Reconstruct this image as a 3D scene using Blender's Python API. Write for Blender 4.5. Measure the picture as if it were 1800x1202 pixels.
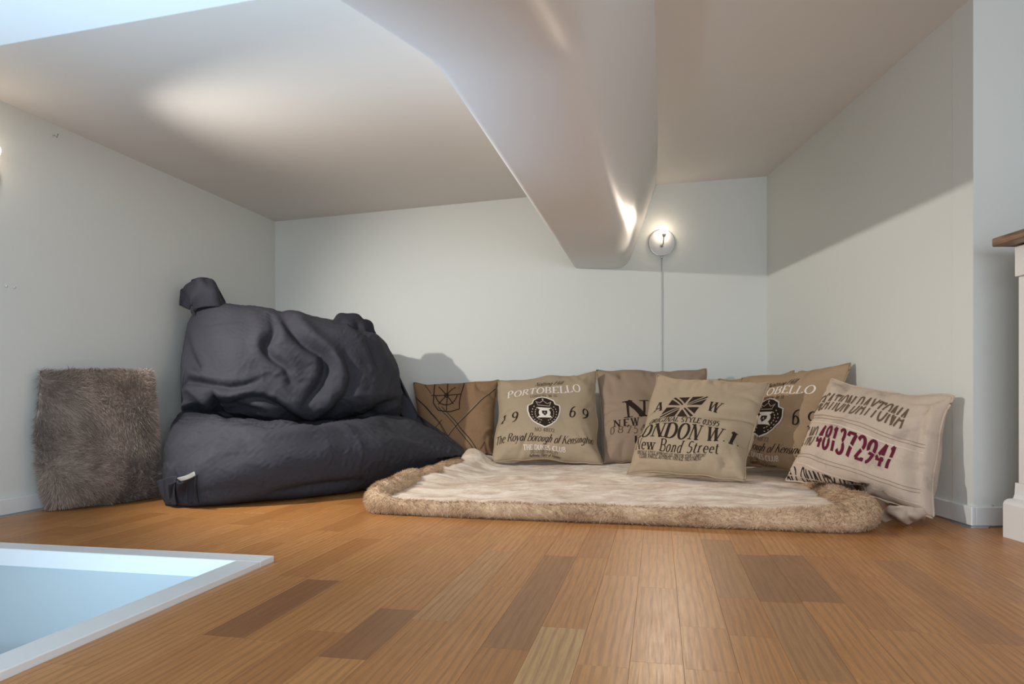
import bpy, bmesh, math, random
import numpy as np
from mathutils import Vector, noise as mnoise

# ------------------------------------------------------------------ camera, light, exposure
for o in list(bpy.data.objects): bpy.data.objects.remove(o)
mnoise.seed_set(7)
SC = bpy.context.scene
COL = SC.collection
FPX, CX, HY, CH = 1267.0, 900.0, 690.0, 0.40        # focal length in px, centre x, horizon y, camera height

cam_d = bpy.data.cameras.new('camera'); cam = bpy.data.objects.new('camera', cam_d); COL.objects.link(cam)
cam.location = (0, 0, CH); cam.rotation_euler = (math.pi/2, 0, 0)
cam_d.sensor_width = 36; cam_d.lens = FPX/1800*36
cam_d.shift_y = (HY-601)/1800
cam_d.clip_start = 0.02
SC.camera = cam
SC.view_settings.view_transform = 'Standard'; SC.view_settings.look = 'None'
SC.view_settings.gamma = 1; SC.view_settings.use_curve_mapping = False
SC.view_settings.exposure = 0.36

world = bpy.data.worlds.new('sky'); SC.world = world; world.use_nodes = True
bg = world.node_tree.nodes['Background']; bg.inputs[0].default_value = (0.72, 0.84, 1.0, 1); bg.inputs[1].default_value = 0.9

def light(name, kind, loc, energy, color, size=0.1, size_y=None, target=None):
    d = bpy.data.lights.new(name, kind); d.energy = energy; d.color = color
    if kind == 'AREA':
        d.size = size
        if size_y: d.shape = 'RECTANGLE'; d.size_y = size_y
    else: d.shadow_soft_size = size
    o = bpy.data.objects.new(name, d); COL.objects.link(o); o.location = loc
    if target is not None:
        o.rotation_euler = (Vector(target)-Vector(loc)).to_track_quat('-Z', 'Y').to_euler()
    return o
# daylight through the window wall behind the camera, daylight from the storey below up the stair hatch
light('window_daylight', 'AREA', (0.3, -1.42, 0.80), 40, (0.84, 0.92, 1.0), 2.6, 0.95, (0.3, 2.0, 0.72))
sw = light('stairwell_daylight', 'AREA', (-1.42, 0.78, -1.05), 9, (0.52, 0.77, 1.0), 0.7, 0.7, (-0.45, 1.30, 1.1)); sw.data.spread = math.radians(62)

# ------------------------------------------------------------------ helpers
def P(px, py, Y):                      # a point at depth Y that projects to (px, py)
    return Vector(((px-CX)/FPX*Y, Y, CH-(py-HY)/FPX*Y))
def F(px, py):                         # floor point
    return P(px, py, CH*FPX/(py-HY))
AL = math.radians(11.5)
DX, DY = math.sin(AL), math.cos(AL)    # direction of the floorboards, the left wall and the beam
H0 = F(482.5, 986)                     # outer corner of the hatch frame
def ST(s, t, z=0.0): return Vector((H0.x+s*DY+t*DX, H0.y-s*DX+t*DY, z))
def to_st(p):
    dx, dy = p[0]-H0.x, p[1]-H0.y
    return dx*DY-dy*DX, dx*DX+dy*DY

def obj(name, verts, faces, mat, parent=None, smooth=False):
    me = bpy.data.meshes.new(name)
    me.from_pydata([tuple(v) for v in verts], [], [tuple(f) for f in faces]); me.update()
    if smooth: me.polygons.foreach_set('use_smooth', [True]*len(me.polygons))
    if mat: me.materials.append(mat)
    o = bpy.data.objects.new(name, me); COL.objects.link(o)
    if parent: o.parent = parent
    return o
def from_bm(name, bm, mat, parent=None, smooth=False):
    me = bpy.data.meshes.new(name); bm.to_mesh(me); bm.free()
    if smooth: me.polygons.foreach_set('use_smooth', [True]*len(me.polygons))
    if mat: me.materials.append(mat)
    o = bpy.data.objects.new(name, me); COL.objects.link(o)
    if parent: o.parent = parent
    return o
def tag(o, label=None, cat=None, group=None, kind=None):
    if label: o['label'] = label
    if cat: o['category'] = cat
    if group: o['group'] = group
    if kind: o['kind'] = kind
    return o
def empty(name, loc=(0, 0, 0)):
    o = bpy.data.objects.new(name, None); COL.objects.link(o); o.location = loc
    o.empty_display_size = 0.05
    return o
def keep(child, parent):               # parent without moving (world-space mesh under an empty)
    child.parent = parent
    child.matrix_parent_inverse = parent.matrix_basis.inverted()
    return child
def prism(name, poly, z0, z1, mat, parent=None, bevel=0):
    bm = bmesh.new()
    b = [bm.verts.new((p[0], p[1], z0(p) if callable(z0) else z0)) for p in poly]
    t = [bm.verts.new((p[0], p[1], z1(p) if callable(z1) else z1)) for p in poly]
    n = len(poly)
    bm.faces.new(b[::-1]); bm.faces.new(t)
    for i in range(n): bm.faces.new((b[i], b[(i+1) % n], t[(i+1) % n], t[i]))
    bmesh.ops.recalc_face_normals(bm, faces=bm.faces)
    if bevel: bmesh.ops.bevel(bm, geom=list(bm.edges), offset=bevel, segments=2, profile=0.5, affect='EDGES')
    return from_bm(name, bm, mat, parent)
def grid_faces(nu, nv, wrap_u=False, wrap_v=False, off=0, flip=False):
    fs = []
    for i in range(nu if wrap_u else nu-1):
        for j in range(nv if wrap_v else nv-1):
            a, b = i*nv+j, ((i+1) % nu)*nv+j
            c, d = ((i+1) % nu)*nv+(j+1) % nv, i*nv+(j+1) % nv
            fs.append((a+off, d+off, c+off, b+off) if flip else (a+off, b+off, c+off, d+off))
    return fs
def lathe(name, prof, mat, parent, loc, axis, seg=32, smooth=True):   # prof: (radius, along axis)
    ax = Vector(axis).normalized(); u = ax.orthogonal().normalized(); w = ax.cross(u)
    vs = []
    for r, h in prof:
        for k in range(seg):
            a = 2*math.pi*k/seg
            vs.append(Vector(loc)+ax*h+(u*math.cos(a)+w*math.sin(a))*r)
    fs = grid_faces(len(prof), seg, wrap_v=True)
    fs.append(tuple(range(seg))[::-1]); fs.append(tuple(range((len(prof)-1)*seg, len(prof)*seg)))
    o = obj(name, vs, fs, mat, None, smooth)
    return keep(o, parent) if parent else o
def tube(name, pts, rad, mat, parent=None, seg=10):
    pts = [Vector(p) for p in pts]; n = len(pts); vs = []
    for i, p in enumerate(pts):
        t = (pts[min(i+1, n-1)]-pts[max(i-1, 0)]).normalized()
        u = t.cross(Vector((0.13, 0.21, 0.97)) if abs(t.z) < 0.9 else Vector((1, 0, 0))).normalized(); w = t.cross(u)
        r = rad(i/(n-1)) if callable(rad) else rad
        for k in range(seg):
            a = 2*math.pi*k/seg; vs.append(p+(u*math.cos(a)+w*math.sin(a))*r)
    fs = grid_faces(n, seg, wrap_v=True)
    fs.append(tuple(range(seg))[::-1]); fs.append(tuple(range((n-1)*seg, n*seg)))
    o = obj(name, vs, fs, mat, None, True)
    return keep(o, parent) if parent else o
def catmull(pts, n, closed=False):
    A = np.asarray(pts, float); m = len(A); out = []
    ts = np.linspace(0, m if closed else m-1, n, endpoint=not closed)
    for t in ts:
        i = int(math.floor(t)); f = t-i
        if closed: a, b, c, d = A[(i-1) % m], A[i % m], A[(i+1) % m], A[(i+2) % m]
        else:
            i = min(i, m-2); f = t-i
            b, c = A[i], A[i+1]
            a = A[i-1] if i > 0 else 2*b-c
            d = A[i+2] if i+2 < m else 2*c-b
        out.append(0.5*(2*b+(c-a)*f+(2*a-5*b+4*c-d)*f*f+(3*b-a-3*c+d)*f**3))
    return np.array(out)

# ------------------------------------------------------------------ materials
def srgb(r, g, b):
    f = lambda c: (c/255/12.92) if c/255 <= 0.04045 else ((c/255+0.055)/1.055)**2.4
    return (f(r), f(g), f(b), 1)
class Mat:
    def __init__(s, name, color=(0.8, 0.8, 0.8, 1), rough=0.6, spec=0.4, metal=0):
        s.m = bpy.data.materials.new(name); s.m.use_nodes = True
        s.n = s.m.node_tree.nodes; s.l = s.m.node_tree.links; s.b = s.n['Principled BSDF']
        s.b.inputs['Base Color'].default_value = color; s.b.inputs['Roughness'].default_value = rough
        s.b.inputs['Specular IOR Level'].default_value = spec; s.b.inputs['Metallic'].default_value = metal
        s.tc = s.n.new('ShaderNodeTexCoord')
    def map(s, scale=(1, 1, 1), out='Object', add=None):
        mp = s.n.new('ShaderNodeMapping'); mp.inputs['Scale'].default_value = scale
        s.l.new(s.tc.outputs[out], mp.inputs['Vector'])
        if add is not None: s.l.new(add, mp.inputs['Location'])
        return mp.outputs[0]
    def noise(s, vec, scale=5, detail=4, rough=0.55, dist=0):
        t = s.n.new('ShaderNodeTexNoise'); t.inputs['Scale'].default_value = scale; t.inputs['Detail'].default_value = detail
        t.inputs['Roughness'].default_value = rough; t.inputs['Distortion'].default_value = dist
        s.l.new(vec, t.inputs['Vector']); return t.outputs['Fac']
    def wave(s, vec, scale=5, dist=2, detail=2, dscale=1, direc='X'):
        t = s.n.new('ShaderNodeTexWave'); t.bands_direction = direc
        t.inputs['Scale'].default_value = scale; t.inputs['Distortion'].default_value = dist
        t.inputs['Detail'].default_value = detail; t.inputs['Detail Scale'].default_value = dscale
        s.l.new(vec, t.inputs['Vector']); return t.outputs['Fac']
    def ramp(s, fac, stops):
        r = s.n.new('ShaderNodeValToRGB'); e = r.color_ramp.elements
        while len(e) < len(stops): e.new(0.5)
        for k, (p, c) in enumerate(stops): e[k].position = p; e[k].color = c
        s.l.new(fac, r.inputs[0]); return r.outputs[0]
    def mix(s, fac, a, b, mode='MIX'):
        x = s.n.new('ShaderNodeMix'); x.data_type = 'RGBA'; x.blend_type = mode
        for sock, v in ((x.inputs[0], fac), (x.inputs[6], a), (x.inputs[7], b)):
            if isinstance(v, (int, float)): sock.default_value = v
            elif isinstance(v, tuple): sock.default_value = v
            else: s.l.new(v, sock)
        return x.outputs[2]
    def math(s, op, a, b=0.0):
        x = s.n.new('ShaderNodeMath'); x.operation = op
        for sock, v in ((x.inputs[0], a), (x.inputs[1], b)):
            if isinstance(v, (int, float)): sock.default_value = v
            else: s.l.new(v, sock)
        return x.outputs[0]
    def color(s, c): s.l.new(c, s.b.inputs['Base Color']); return s
    def rough(s, c): s.l.new(c, s.b.inputs['Roughness']); return s
    def bump(s, h, strength=0.2, dist=0.002):
        b = s.n.new('ShaderNodeBump'); b.inputs['Strength'].default_value = strength; b.inputs['Distance'].default_value = dist
        s.l.new(h, b.inputs['Height']); s.l.new(b.outputs[0], s.b.inputs['Normal']); return s
def paint(name, c, rough=0.55, spec=0.3):
    m = Mat(name, c, rough, spec); v = m.map()
    n1 = m.noise(v, 1.3, 3); n2 = m.noise(v, 260, 2)
    m.color(m.mix(n1, tuple(x*0.975 for x in c[:3])+(1,), c))
    m.bump(n2, 0.10, 0.0006); return m.m
def cloth(name, c1, c2, weave=900, rough=0.9, bump=0.25, stain=None, sheen=0.0):
    m = Mat(name, c1, rough, 0.15)
    v = m.map()
    w1 = m.noise(m.map((1, 0.16, 0.16)), weave, 2); w2 = m.noise(m.map((0.16, 0.16, 1)), weave, 2)
    blot = m.noise(v, 7, 4)
    c = m.mix(m.math('MULTIPLY', w1, 0.8), c1, c2)
    c = m.mix(m.math('MULTIPLY', w2, 0.5), c, c2)
    c = m.mix(m.math('MULTIPLY', blot, 0.35), c, tuple(x*0.8 for x in c1[:3])+(1,))
    if stain:
        st = m.ramp(m.noise(v, 9, 5, 0.6), [(0.56, (0, 0, 0, 1)), (0.70, (1, 1, 1, 1))])
        c = m.mix(m.math('MULTIPLY', st, 0.55), c, stain)
    m.color(c); m.bump(m.math('ADD', w1, w2), bump, 0.0012)
    if sheen: m.b.inputs['Sheen Weight'].default_value = sheen
    return m.m

M = {}
M['wall'] = paint('wall_paint', srgb(222, 225, 221), 0.5, 0.35)
M['ceil'] = paint('ceiling_paint', srgb(230, 225, 219), 0.45, 0.4)
M['beam'] = paint('beam_paint', srgb(236, 233, 232), 0.46, 0.45)
M['trim'] = paint('trim_paint', srgb(226, 229, 230), 0.4, 0.45)
M['shaft'] = paint('shaft_paint', srgb(182, 193, 197), 0.5, 0.4)
M['dark'] = Mat('shadow_gap', srgb(40, 34, 30), 0.9).m
M['cabwhite'] = paint('cabinet_paint', srgb(236, 234, 230), 0.4, 0.4)
M['steel'] = Mat('chrome', srgb(205, 205, 205), 0.12, 0.5, 1.0).m
M['plate'] = Mat('lamp_plate', srgb(246, 248, 248), 0.6, 0.2).m
M['cord'] = Mat('white_cord', srgb(196, 202, 206), 0.5, 0.4).m
M['bag'] = cloth('charcoal_canvas', srgb(69, 69, 77), srgb(48, 49, 56), 1100, 0.72, 0.25)
M['bagdark'] = cloth('charcoal_lining', srgb(58, 58, 66), srgb(44, 45, 54), 1100, 0.8, 0.25)
M['linen'] = cloth('greige_linen', srgb(186, 168, 143), srgb(160, 142, 118), 1000, 0.92, 0.35)
M['linen_pink'] = cloth('rose_greige_linen', srgb(176, 154, 134), srgb(152, 131, 112), 1000, 0.92, 0.35)
M['linen_tan'] = cloth('tan_linen', srgb(184, 158, 128), srgb(156, 132, 104), 1000, 0.92, 0.35)
M['canvas'] = cloth('washed_canvas', srgb(208, 190, 172), srgb(184, 165, 148), 800, 0.92, 0.3, stain=srgb(140, 126, 118))
M['burlap'] = cloth('burlap', srgb(166, 134, 103), srgb(124, 96, 70), 520, 0.95, 0.6)
M['ink'] = Mat('black_ink', srgb(52, 42, 36), 0.9, 0.1).m
M['ink_soft'] = Mat('faded_brown_ink', srgb(104, 86, 68), 0.9, 0.1).m
M['ink_white'] = Mat('white_ink', srgb(232, 224, 214), 0.9, 0.1).m
M['ink_red'] = Mat('burgundy_ink', srgb(98, 34, 52), 0.9, 0.1).m
M['thread'] = Mat('dark_thread', srgb(150, 130, 110), 0.9, 0.1).m
M['seam'] = Mat('pale_seam', srgb(214, 196, 176), 0.9, 0.1).m
M['tag'] = Mat('woven_tag', srgb(176, 176, 172), 0.8, 0.2).m

def fur_mat(name, a, b, c, scale):
    m = Mat(name, a, 0.75, 0.25); v = m.map()
    n = m.noise(v, scale, 5, 0.6, 0.4)
    geo = m.n.new('ShaderNodeNewGeometry')
    n = m.math('ADD', m.math('MULTIPLY', n, 0.72), m.math('MULTIPLY', geo.outputs['Random Per Island'], 0.28))
    m.color(m.ramp(n, [(0.30, c), (0.5, a), (0.70, b)]))
    m.b.inputs['Sheen Weight'].default_value = 0.15
    m.bump(m.noise(v, 300, 3), 0.5, 0.004)
    return m.m
M['fur_taupe'] = fur_mat('taupe_fur', srgb(158, 141, 130), srgb(188, 170, 155), srgb(112, 96, 88), 8)
M['fur_tan'] = fur_mat('tan_fur', srgb(202, 169, 134), srgb(226, 201, 170), srgb(142, 114, 90), 10)
def suede():
    m = Mat('cream_suede', srgb(224, 205, 184), 0.9, 0.15); v = m.map()
    n = m.noise(m.map((1, 1.8, 1)), 7, 6, 0.68, 0.5)
    c = m.ramp(n, [(0.30, srgb(172, 144, 120)), (0.46, srgb(212, 189, 166)), (0.63, srgb(240, 227, 210))])
    fl = m.ramp(m.noise(m.map((1, 3, 1)), 26, 3), [(0.62, (0, 0, 0, 1)), (0.74, (1, 1, 1, 1))])
    m.color(m.mix(m.math('MULTIPLY', fl, 0.45), c, srgb(150, 122, 100)))
    m.b.inputs['Sheen Weight'].default_value = 0.25
    m.bump(m.noise(m.map((1, 2, 1)), 110, 4), 0.6, 0.006)
    return m.m
M['suede'] = suede()

def oak():
    m = Mat('oak_parquet', srgb(190, 140, 90), 0.34, 0.5)
    info = m.n.new('ShaderNodeObjectInfo')
    rnd = m.n.new('ShaderNodeCombineXYZ')
    m.l.new(m.math('MULTIPLY', info.outputs['Random'], 37.0), rnd.inputs[0])
    m.l.new(m.math('MULTIPLY', info.outputs['Random'], 91.0), rnd.inputs[1])
    v = m.map((1, 1, 1), add=rnd.outputs[0])
    fine = m.noise(m.map((26, 1.1, 26), add=rnd.outputs[0]), 9, 4, 0.6)
    big = m.noise(m.map((14, 1.5, 14), add=rnd.outputs[0]), 1.6, 3, 0.5, 0.8)
    cath = m.wave(m.map((9, 0.9, 9), add=rnd.outputs[0]), 2.2, 6.5, 2, 0.9)
    base = info.outputs['Color']
    c = m.mix(m.math('MULTIPLY', m.ramp(fine, [(0.42, (0, 0, 0, 1)), (0.72, (1, 1, 1, 1))]), 0.42), base, (0.15, 0.058, 0.018, 1))
    c = m.mix(m.math('MULTIPLY', m.ramp(cath, [(0.55, (0, 0, 0, 1)), (0.95, (1, 1, 1, 1))]), 0.36), c, (0.14, 0.052, 0.016, 1))
    c = m.mix(m.math('MULTIPLY', big, 0.30), c, (0.46, 0.24, 0.085, 1))
    m.color(c)
    m.rough(m.ramp(fine, [(0.3, (0.33, 0.33, 0.33, 1)), (0.8, (0.45, 0.45, 0.45, 1))]))
    m.bump(fine, 0.06, 0.0005)
    return m.m
M['oak'] = oak()
def topwood():
    m = Mat('brown_wood', srgb(120, 90, 66), 0.4, 0.5)
    n = m.noise(m.map((20, 1.5, 20)), 6, 4)
    m.color(m.ramp(n, [(0.35, srgb(92, 66, 46)), (0.65, srgb(146, 114, 88))]))
    return m.m
M['topwood'] = topwood()

# ------------------------------------------------------------------ structure
YB = 4.0
def left_x(y): return -1.654+0.2034*(y-2.328)
def right_x(y): return 1.38+0.0185*(y-2.157)
A_, B_, C_ = Vector((-1.32, 3.97, 1.349)), Vector((-1.654, 2.328, 1.344)), P(920, 347, YB)
D_, E_, G_ = P(1153, 325, YB), P(1348, 310, YB), P(1625, 71, 2.43)
def plane(a, b, c):
    n = (b-a).cross(c-a)
    return lambda p: a.z-(n.x*(p[0]-a.x)+n.y*(p[1]-a.y))/n.z
ZL, ZR = plane(A_, B_, C_), plane(D_, E_, G_)

def wall(name, a, b, z0, za, zb, thick, mat, label):           # wall from a to b; thickness to the right of a->b
    a, b = Vector(a), Vector(b); d = (b-a).normalized(); n = Vector((d.y, -d.x))*thick
    pts = [a, b, b+n, a+n]; tops = [za, zb, zb, za]
    vs = [(p.x, p.y, z0) for p in pts]+[(p.x, p.y, t) for p, t in zip(pts, tops)]
    fs = [(0, 1, 2, 3), (7, 6, 5, 4), (0, 4, 5, 1), (1, 5, 6, 2), (2, 6, 7, 3), (3, 7, 4, 0)]
    o = obj(name, vs, fs, mat)
    bm = bmesh.new(); bm.from_mesh(o.data); bmesh.ops.recalc_face_normals(bm, faces=bm.faces); bm.to_mesh(o.data); bm.free()
    return tag(o, label, kind='structure')
YN = -1.5
wl = wall('wall_left', (left_x(YN), YN), (left_x(YB), YB), -0.02, 1.75, 1.75, -0.1, M['wall'], 'off white wall behind the fur pillow')
wb = wall('wall_back', (left_x(YB)-0.1, YB), (right_x(YB)+0.1, YB), -0.02, 1.8, 1.8, -0.1, M['wall'], 'off white back wall with the small round lamp')
PY = 2.157
wr = wall('wall_right', (right_x(YB), YB), (right_x(PY), PY), -0.02, 1.8, 1.8, -0.1, M['wall'], 'off white wall behind the stencilled cushion')
wf = wall('wall_right_return', (right_x(PY)+0.0, PY), (2.7, PY), -0.02, 1.8, 1.8, -0.1, M['wall'], 'blue grey shaded wall beside the white cabinet')
wall('wall_far_right', (2.7, PY), (2.7, YN), -0.02, 1.8, 1.8, -0.1, M['wall'], 'off white wall beyond the cabinet')
# rear wall with a wide window opening (lets the daylight in)
for nm, x0, x1, z0, z1 in (('wall_rear', -2.6, -1.05, 0, 1.8), ('wall_rear', 1.65, 2.8, 0, 1.8), ('wall_rear', -1.05, 1.65, 0, 0.30), ('wall_rear', -1.05, 1.65, 1.30, 1.8)):
    tag(prism(nm, [(x0, YN-0.1), (x1, YN-0.1), (x1, YN), (x0, YN)], z0, z1, M['wall']), kind='structure')

def beam_line(y, e): return e+0.2047*(y-YB)       # x of a line parallel to the beam that is at e on the back wall
# ceilings: left of the beam and right of it
cl = prism('ceiling', [(left_x(YB)-.1, YB+.05), (beam_line(YB, 0.47), YB+.05), (beam_line(YN, 0.47), YN-.1), (left_x(YN)-.1, YN-.1)],
           ZL, lambda p: ZL(p)+0.25, M['ceil'])
tag(cl, 'beige sloping ceiling left of the beam', kind='structure')
cr = prism('ceiling', [(beam_line(YB, 0.47), YB+.05), (2.8, YB+.05), (2.8, YN-.1), (beam_line(YN, 0.47), YN-.1)],
           ZR, lambda p: ZR(p)+0.2, M['ceil'])
tag(cr, 'beige sloping ceiling right of the beam', kind='structure')
# lowered soffit over the hatch (its far edge crosses the top left corner of the view)
sa, sb = P(0, 85, 0.8/605*FPX), P(480, 0, 0.8/690*FPX)
sd = (sb-sa)/(sb.x-sa.x)
def soff(x): return sa+sd*(x-sa.x)
q0, q1 = soff(left_x(1.8)-0.05), soff(-0.22)
so = prism('ceiling_soffit', [(q0.x, q0.y), (q1.x, q1.y), (-0.62, -0.3), (left_x(-0.3)-.05, -0.3)], 1.2, 1.5, M['trim'], bevel=0.012)
tag(so, 'white lowered soffit above the stair hatch', kind='structure')

# boxed-in roof beam: section (x offset on the back wall, z) swept along the boards; it dips towards the camera
def rounded(pts, rads, n=6):
    out = []
    m = len(pts)
    for i in range(m):
        p = Vector(pts[i]); r = rads[i]
        if r == 0 or i in (0, m-1): out.append(p); continue
        a = (Vector(pts[i-1])-p).normalized(); b = (Vector(pts[i+1])-p).normalized()
        for k in range(n+1):
            f = k/n; q0 = p+a*r*(1-f); q1 = p+b*r*f
            out.append(q0*(1-f)+q1*f+(p-p)*0)
    return out
secp = rounded([(0.315, 1.75), (0.347, 1.088), (0.637, 1.088), (0.80, 1.545), (0.86, 1.75)], [0, 0.02, 0.075, 0.12, 0], 8)
stations = [(YB+0.02, 0.0), (3.2, 0), (2.4, 0), (1.80, 0.0), (1.62, 0.0), (1.54, -0.002), (1.47, -0.013), (1.40, -0.030), (1.2, -0.082), (1.03, -0.126), (0.7, -0.21), (0.3, -0.31)]
vs = []
for y, dz in stations:
    for p in secp:
        dzz = dz*max(0, min(1, (1.75-p.y)/0.5))
        yy = y-0.205*(p.x-0.347)
        vs.append((beam_line(y, p.x), min(yy, YB+0.02) if y < YB else y, p.y+dzz))
nS = len(secp)
fs = grid_faces(len(stations), nS)
fs.append(tuple(range(nS))); fs.append(tuple(range((len(stations)-1)*nS, len(stations)*nS))[::-1])
bmo = obj('trim_1', vs, fs, M['beam'], None, True)
bm = bmesh.new(); bm.from_mesh(bmo.data); bmesh.ops.recalc_face_normals(bm, faces=bm.faces); bm.to_mesh(bmo.data); bm.free()
tag(bmo, 'boxed in white roof beam with rounded edges crossing the ceiling', kind='structure')

# baseboards
def board(name, a, b, h, th, ext=0.0):
    a, b = Vector(a), Vector(b); d = (b-a).normalized(); n = Vector((-d.y, d.x))*th
    b = b+d*ext
    o = prism(name, [a, b, b+n, a+n], 0.003, h, M['trim'], bevel=0.003)
    return tag(o, kind='structure')
board('baseboard_left', (left_x(YN), YN), (left_x(YB-.02), YB-.02), 0.056, -0.013)
board('baseboard_back', (left_x(YB-.02)+.02, YB), (right_x(YB)-.02, YB), 0.056, -0.013)
board('baseboard_right', (right_x(YB-.02), YB-.02), (right_x(PY), PY), 0.060, -0.013, 0.0135)
board('baseboard_right_return', (right_x(PY)-0.0005, PY), (2.68, PY), 0.060, -0.013)

# ------------------------------------------------------------------ floor: slab with the hatch cut out, oak staves on it
fl = empty('floor')
tag(fl, 'warm oak strip parquet floor', kind='structure')
HS, HT = -1.17, -2.0                       # hatch opening reaches from s=HS..0 and t=HT..0
def slab(pts, nm='subfloor'):
    o = prism(nm, pts, -0.16, -0.0145, M['oak']); o.color = (0.20, 0.10, 0.04, 1); keep(o, fl); return o
slab([(left_x(YB)-.05, YB+.05), ST(HS, 0)[:2], ST(0, 0)[:2], (2.8, ST(0, 0).y), (2.8, YB+.05)])
slab([ST(0, 0)[:2], ST(0, -3.4)[:2], (2.8, -1.6), (2.8, ST(0, 0).y)])
slab([(left_x(YB)-.05, YB+.05), (left_x(YN)-.05, YN-.1), ST(HS, HT)[:2], ST(HS, 0)[:2]])
rng = random.Random(11)
TONES = [(q[0]*0.87, q[1]*0.77, q[2]*0.62, 1) for q in [srgb(196, 140, 84), srgb(200, 145, 90), srgb(190, 134, 78), srgb(204, 150, 94), srgb(194, 138, 80), srgb(182, 126, 72), srgb(198, 142, 88)]]
def plank(s0, s1, t0, t1, col):
    g = 0.00015
    w, l = (s1-s0)/2-g, (t1-t0)/2-g; c = 0.0002
    vs = [(-w, -l, -.014), (w, -l, -.014), (w, l, -.014), (-w, l, -.014),
          (-w, -l, -c), (w, -l, -c), (w, l, -c), (-w, l, -c),
          (-w+c, -l+c, 0), (w-c, -l+c, 0), (w-c, l-c, 0), (-w+c, l-c, 0)]
    fs = [(3, 2, 1, 0), (8, 9, 10, 11)]
    for i in range(4):
        j = (i+1) % 4
        fs += [(i, j, 4+j, 4+i), (4+i, 4+j, 8+j, 8+i)]
    o = obj('plank', vs, fs, M['oak'], fl)
    o.location = ST((s0+s1)/2, (t0+t1)/2, 0); o.rotation_euler = (0, 0, -AL); o.color = col if col in TONES else (col[0]*0.86, col[1]*0.79, col[2]*0.68, 1)
    return o
RW = 0.0775
# staves the photograph shows clearly: (pixel at far end, pixel at near end, colour), laid in the row they fall in
forced = {}
def force(far, near, col, dk=0):
    a, b = to_st(F(*far)), to_st(F(*near))
    k = int(math.floor(((a[0]+b[0])/2)/RW))+dk
    forced.setdefault(k, []).append((b[1], a[1], col))
force((547, 1018), (372, 1117), srgb(146, 95, 56))
force((740, 1073), (640, 1160), srgb(150, 100, 64))
force((1310, 975), (1345, 1054), srgb(148, 102, 64))
force((1372, 975), (1420, 1057), srgb(150, 105, 66))
force((1345, 1057), (1420, 1195), srgb(176, 130, 84))
force((1243, 948), (1272, 1050), srgb(170, 126, 82))
force((940, 1100), (880, 1280), srgb(208, 172, 124))
force((975, 1101), (930, 1280), srgb(192, 150, 102))
force((1060, 1010), (1050, 1170), srgb(206, 150, 98))
force((1190, 940), (1195, 1100), srgb(206, 152, 100))
force((870, 968), (790, 1092), srgb(192, 146, 98))
force((940, 975), (890, 1140), srgb(160, 112, 70))
force((1560, 985), (1720, 1130), srgb(176, 124, 78))
force((1640, 965), (1800, 1060), srgb(190, 138, 92))
def hidden(c):
    x, y = c.x, c.y
    s, t = to_st(c)
    if to_mat(c): return True
    if -1.2 < x < -0.55 and y > 2.95+0.35*(x+1.2) and y < 3.75: return True
    return False
M0 = F(641, 903); M1 = F(1524, 939)
MV = Vector((M1.x-M0.x, M1.y-M0.y, 0)); ML = MV.length; MU = MV.normalized(); MW = Vector((-MU.y, MU.x, 0)); MD = 1.40
def to_mat(c):
    d = Vector((c[0]-M0.x, c[1]-M0.y, 0)); a, b = d.dot(MU), d.dot(MW)
    return 0.08 < a < ML-0.08 and 0.12 < b < MD+0.1
k = int(math.floor(-1.35/RW))
while k*RW < 3.1:
    s0, s1 = k*RW, (k+1)*RW
    tmin = 0.0 if s1 <= 1e-6 and s0 >= HS-0.08 else -1.75
    t = tmin
    tmax = 3.2
    cuts = sorted(forced.get(k, []))
    seq = []
    first = True
    while t < tmax-0.05:
        nxt = next((c for c in cuts if c[0] >= t-0.02), None)
        L = rng.uniform(0.33, 0.58)
        if first and t == tmin: L = rng.uniform(0.15, 0.5); first = False
        if nxt and abs(nxt[0]-t) <= 0.021:
            seq.append((t, nxt[1], nxt[2])); t = nxt[1]; cuts = [c for c in cuts if c[0] > t-0.02]; continue
        t1 = t+L
        if nxt and t1 > nxt[0]-0.12: t1 = nxt[0]
        t1 = min(t1, tmax)
        seq.append((t, t1, rng.choice(TONES))); t = t1
    for (a, b, col) in seq:
        # clip to the room
        cpts = [ST(s0, a), ST(s1, a), ST(s0, b), ST(s1, b)]
        mid = ST((s0+s1)/2, (a+b)/2)
        while b > a+0.06 and max(ST(s0, b).y, ST(s1, b).y) > YB-0.004: b -= 0.02
        if b <= a+0.07: continue
        lo = ST(s0, a)
        if ST(s0, a).x < left_x(ST(s0, a).y)+0.002: continue
        if ST(s1, b).x > right_x(ST(s1, b).y)-0.002 and ST(s1, b).y > PY-0.002:
            # right corner: keep the part in front of the return wall
            while b > a+0.06 and ST(s1, b).x > right_x(ST(s1, b).y)-0.002 and ST(s0, b).y > PY-0.003: b -= 0.02
            if b <= a+0.07: continue
        if mid.x > 2.3 or mid.y < 0.25: continue
        if hidden(ST((s0+s1)/2, a+0.03)) and hidden(ST((s0+s1)/2, b-0.03)): continue
        if mid.y > 3.3 and mid.x > -0.5: continue
        plank(s0, s1, a, b, col)
    k += 1

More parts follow.
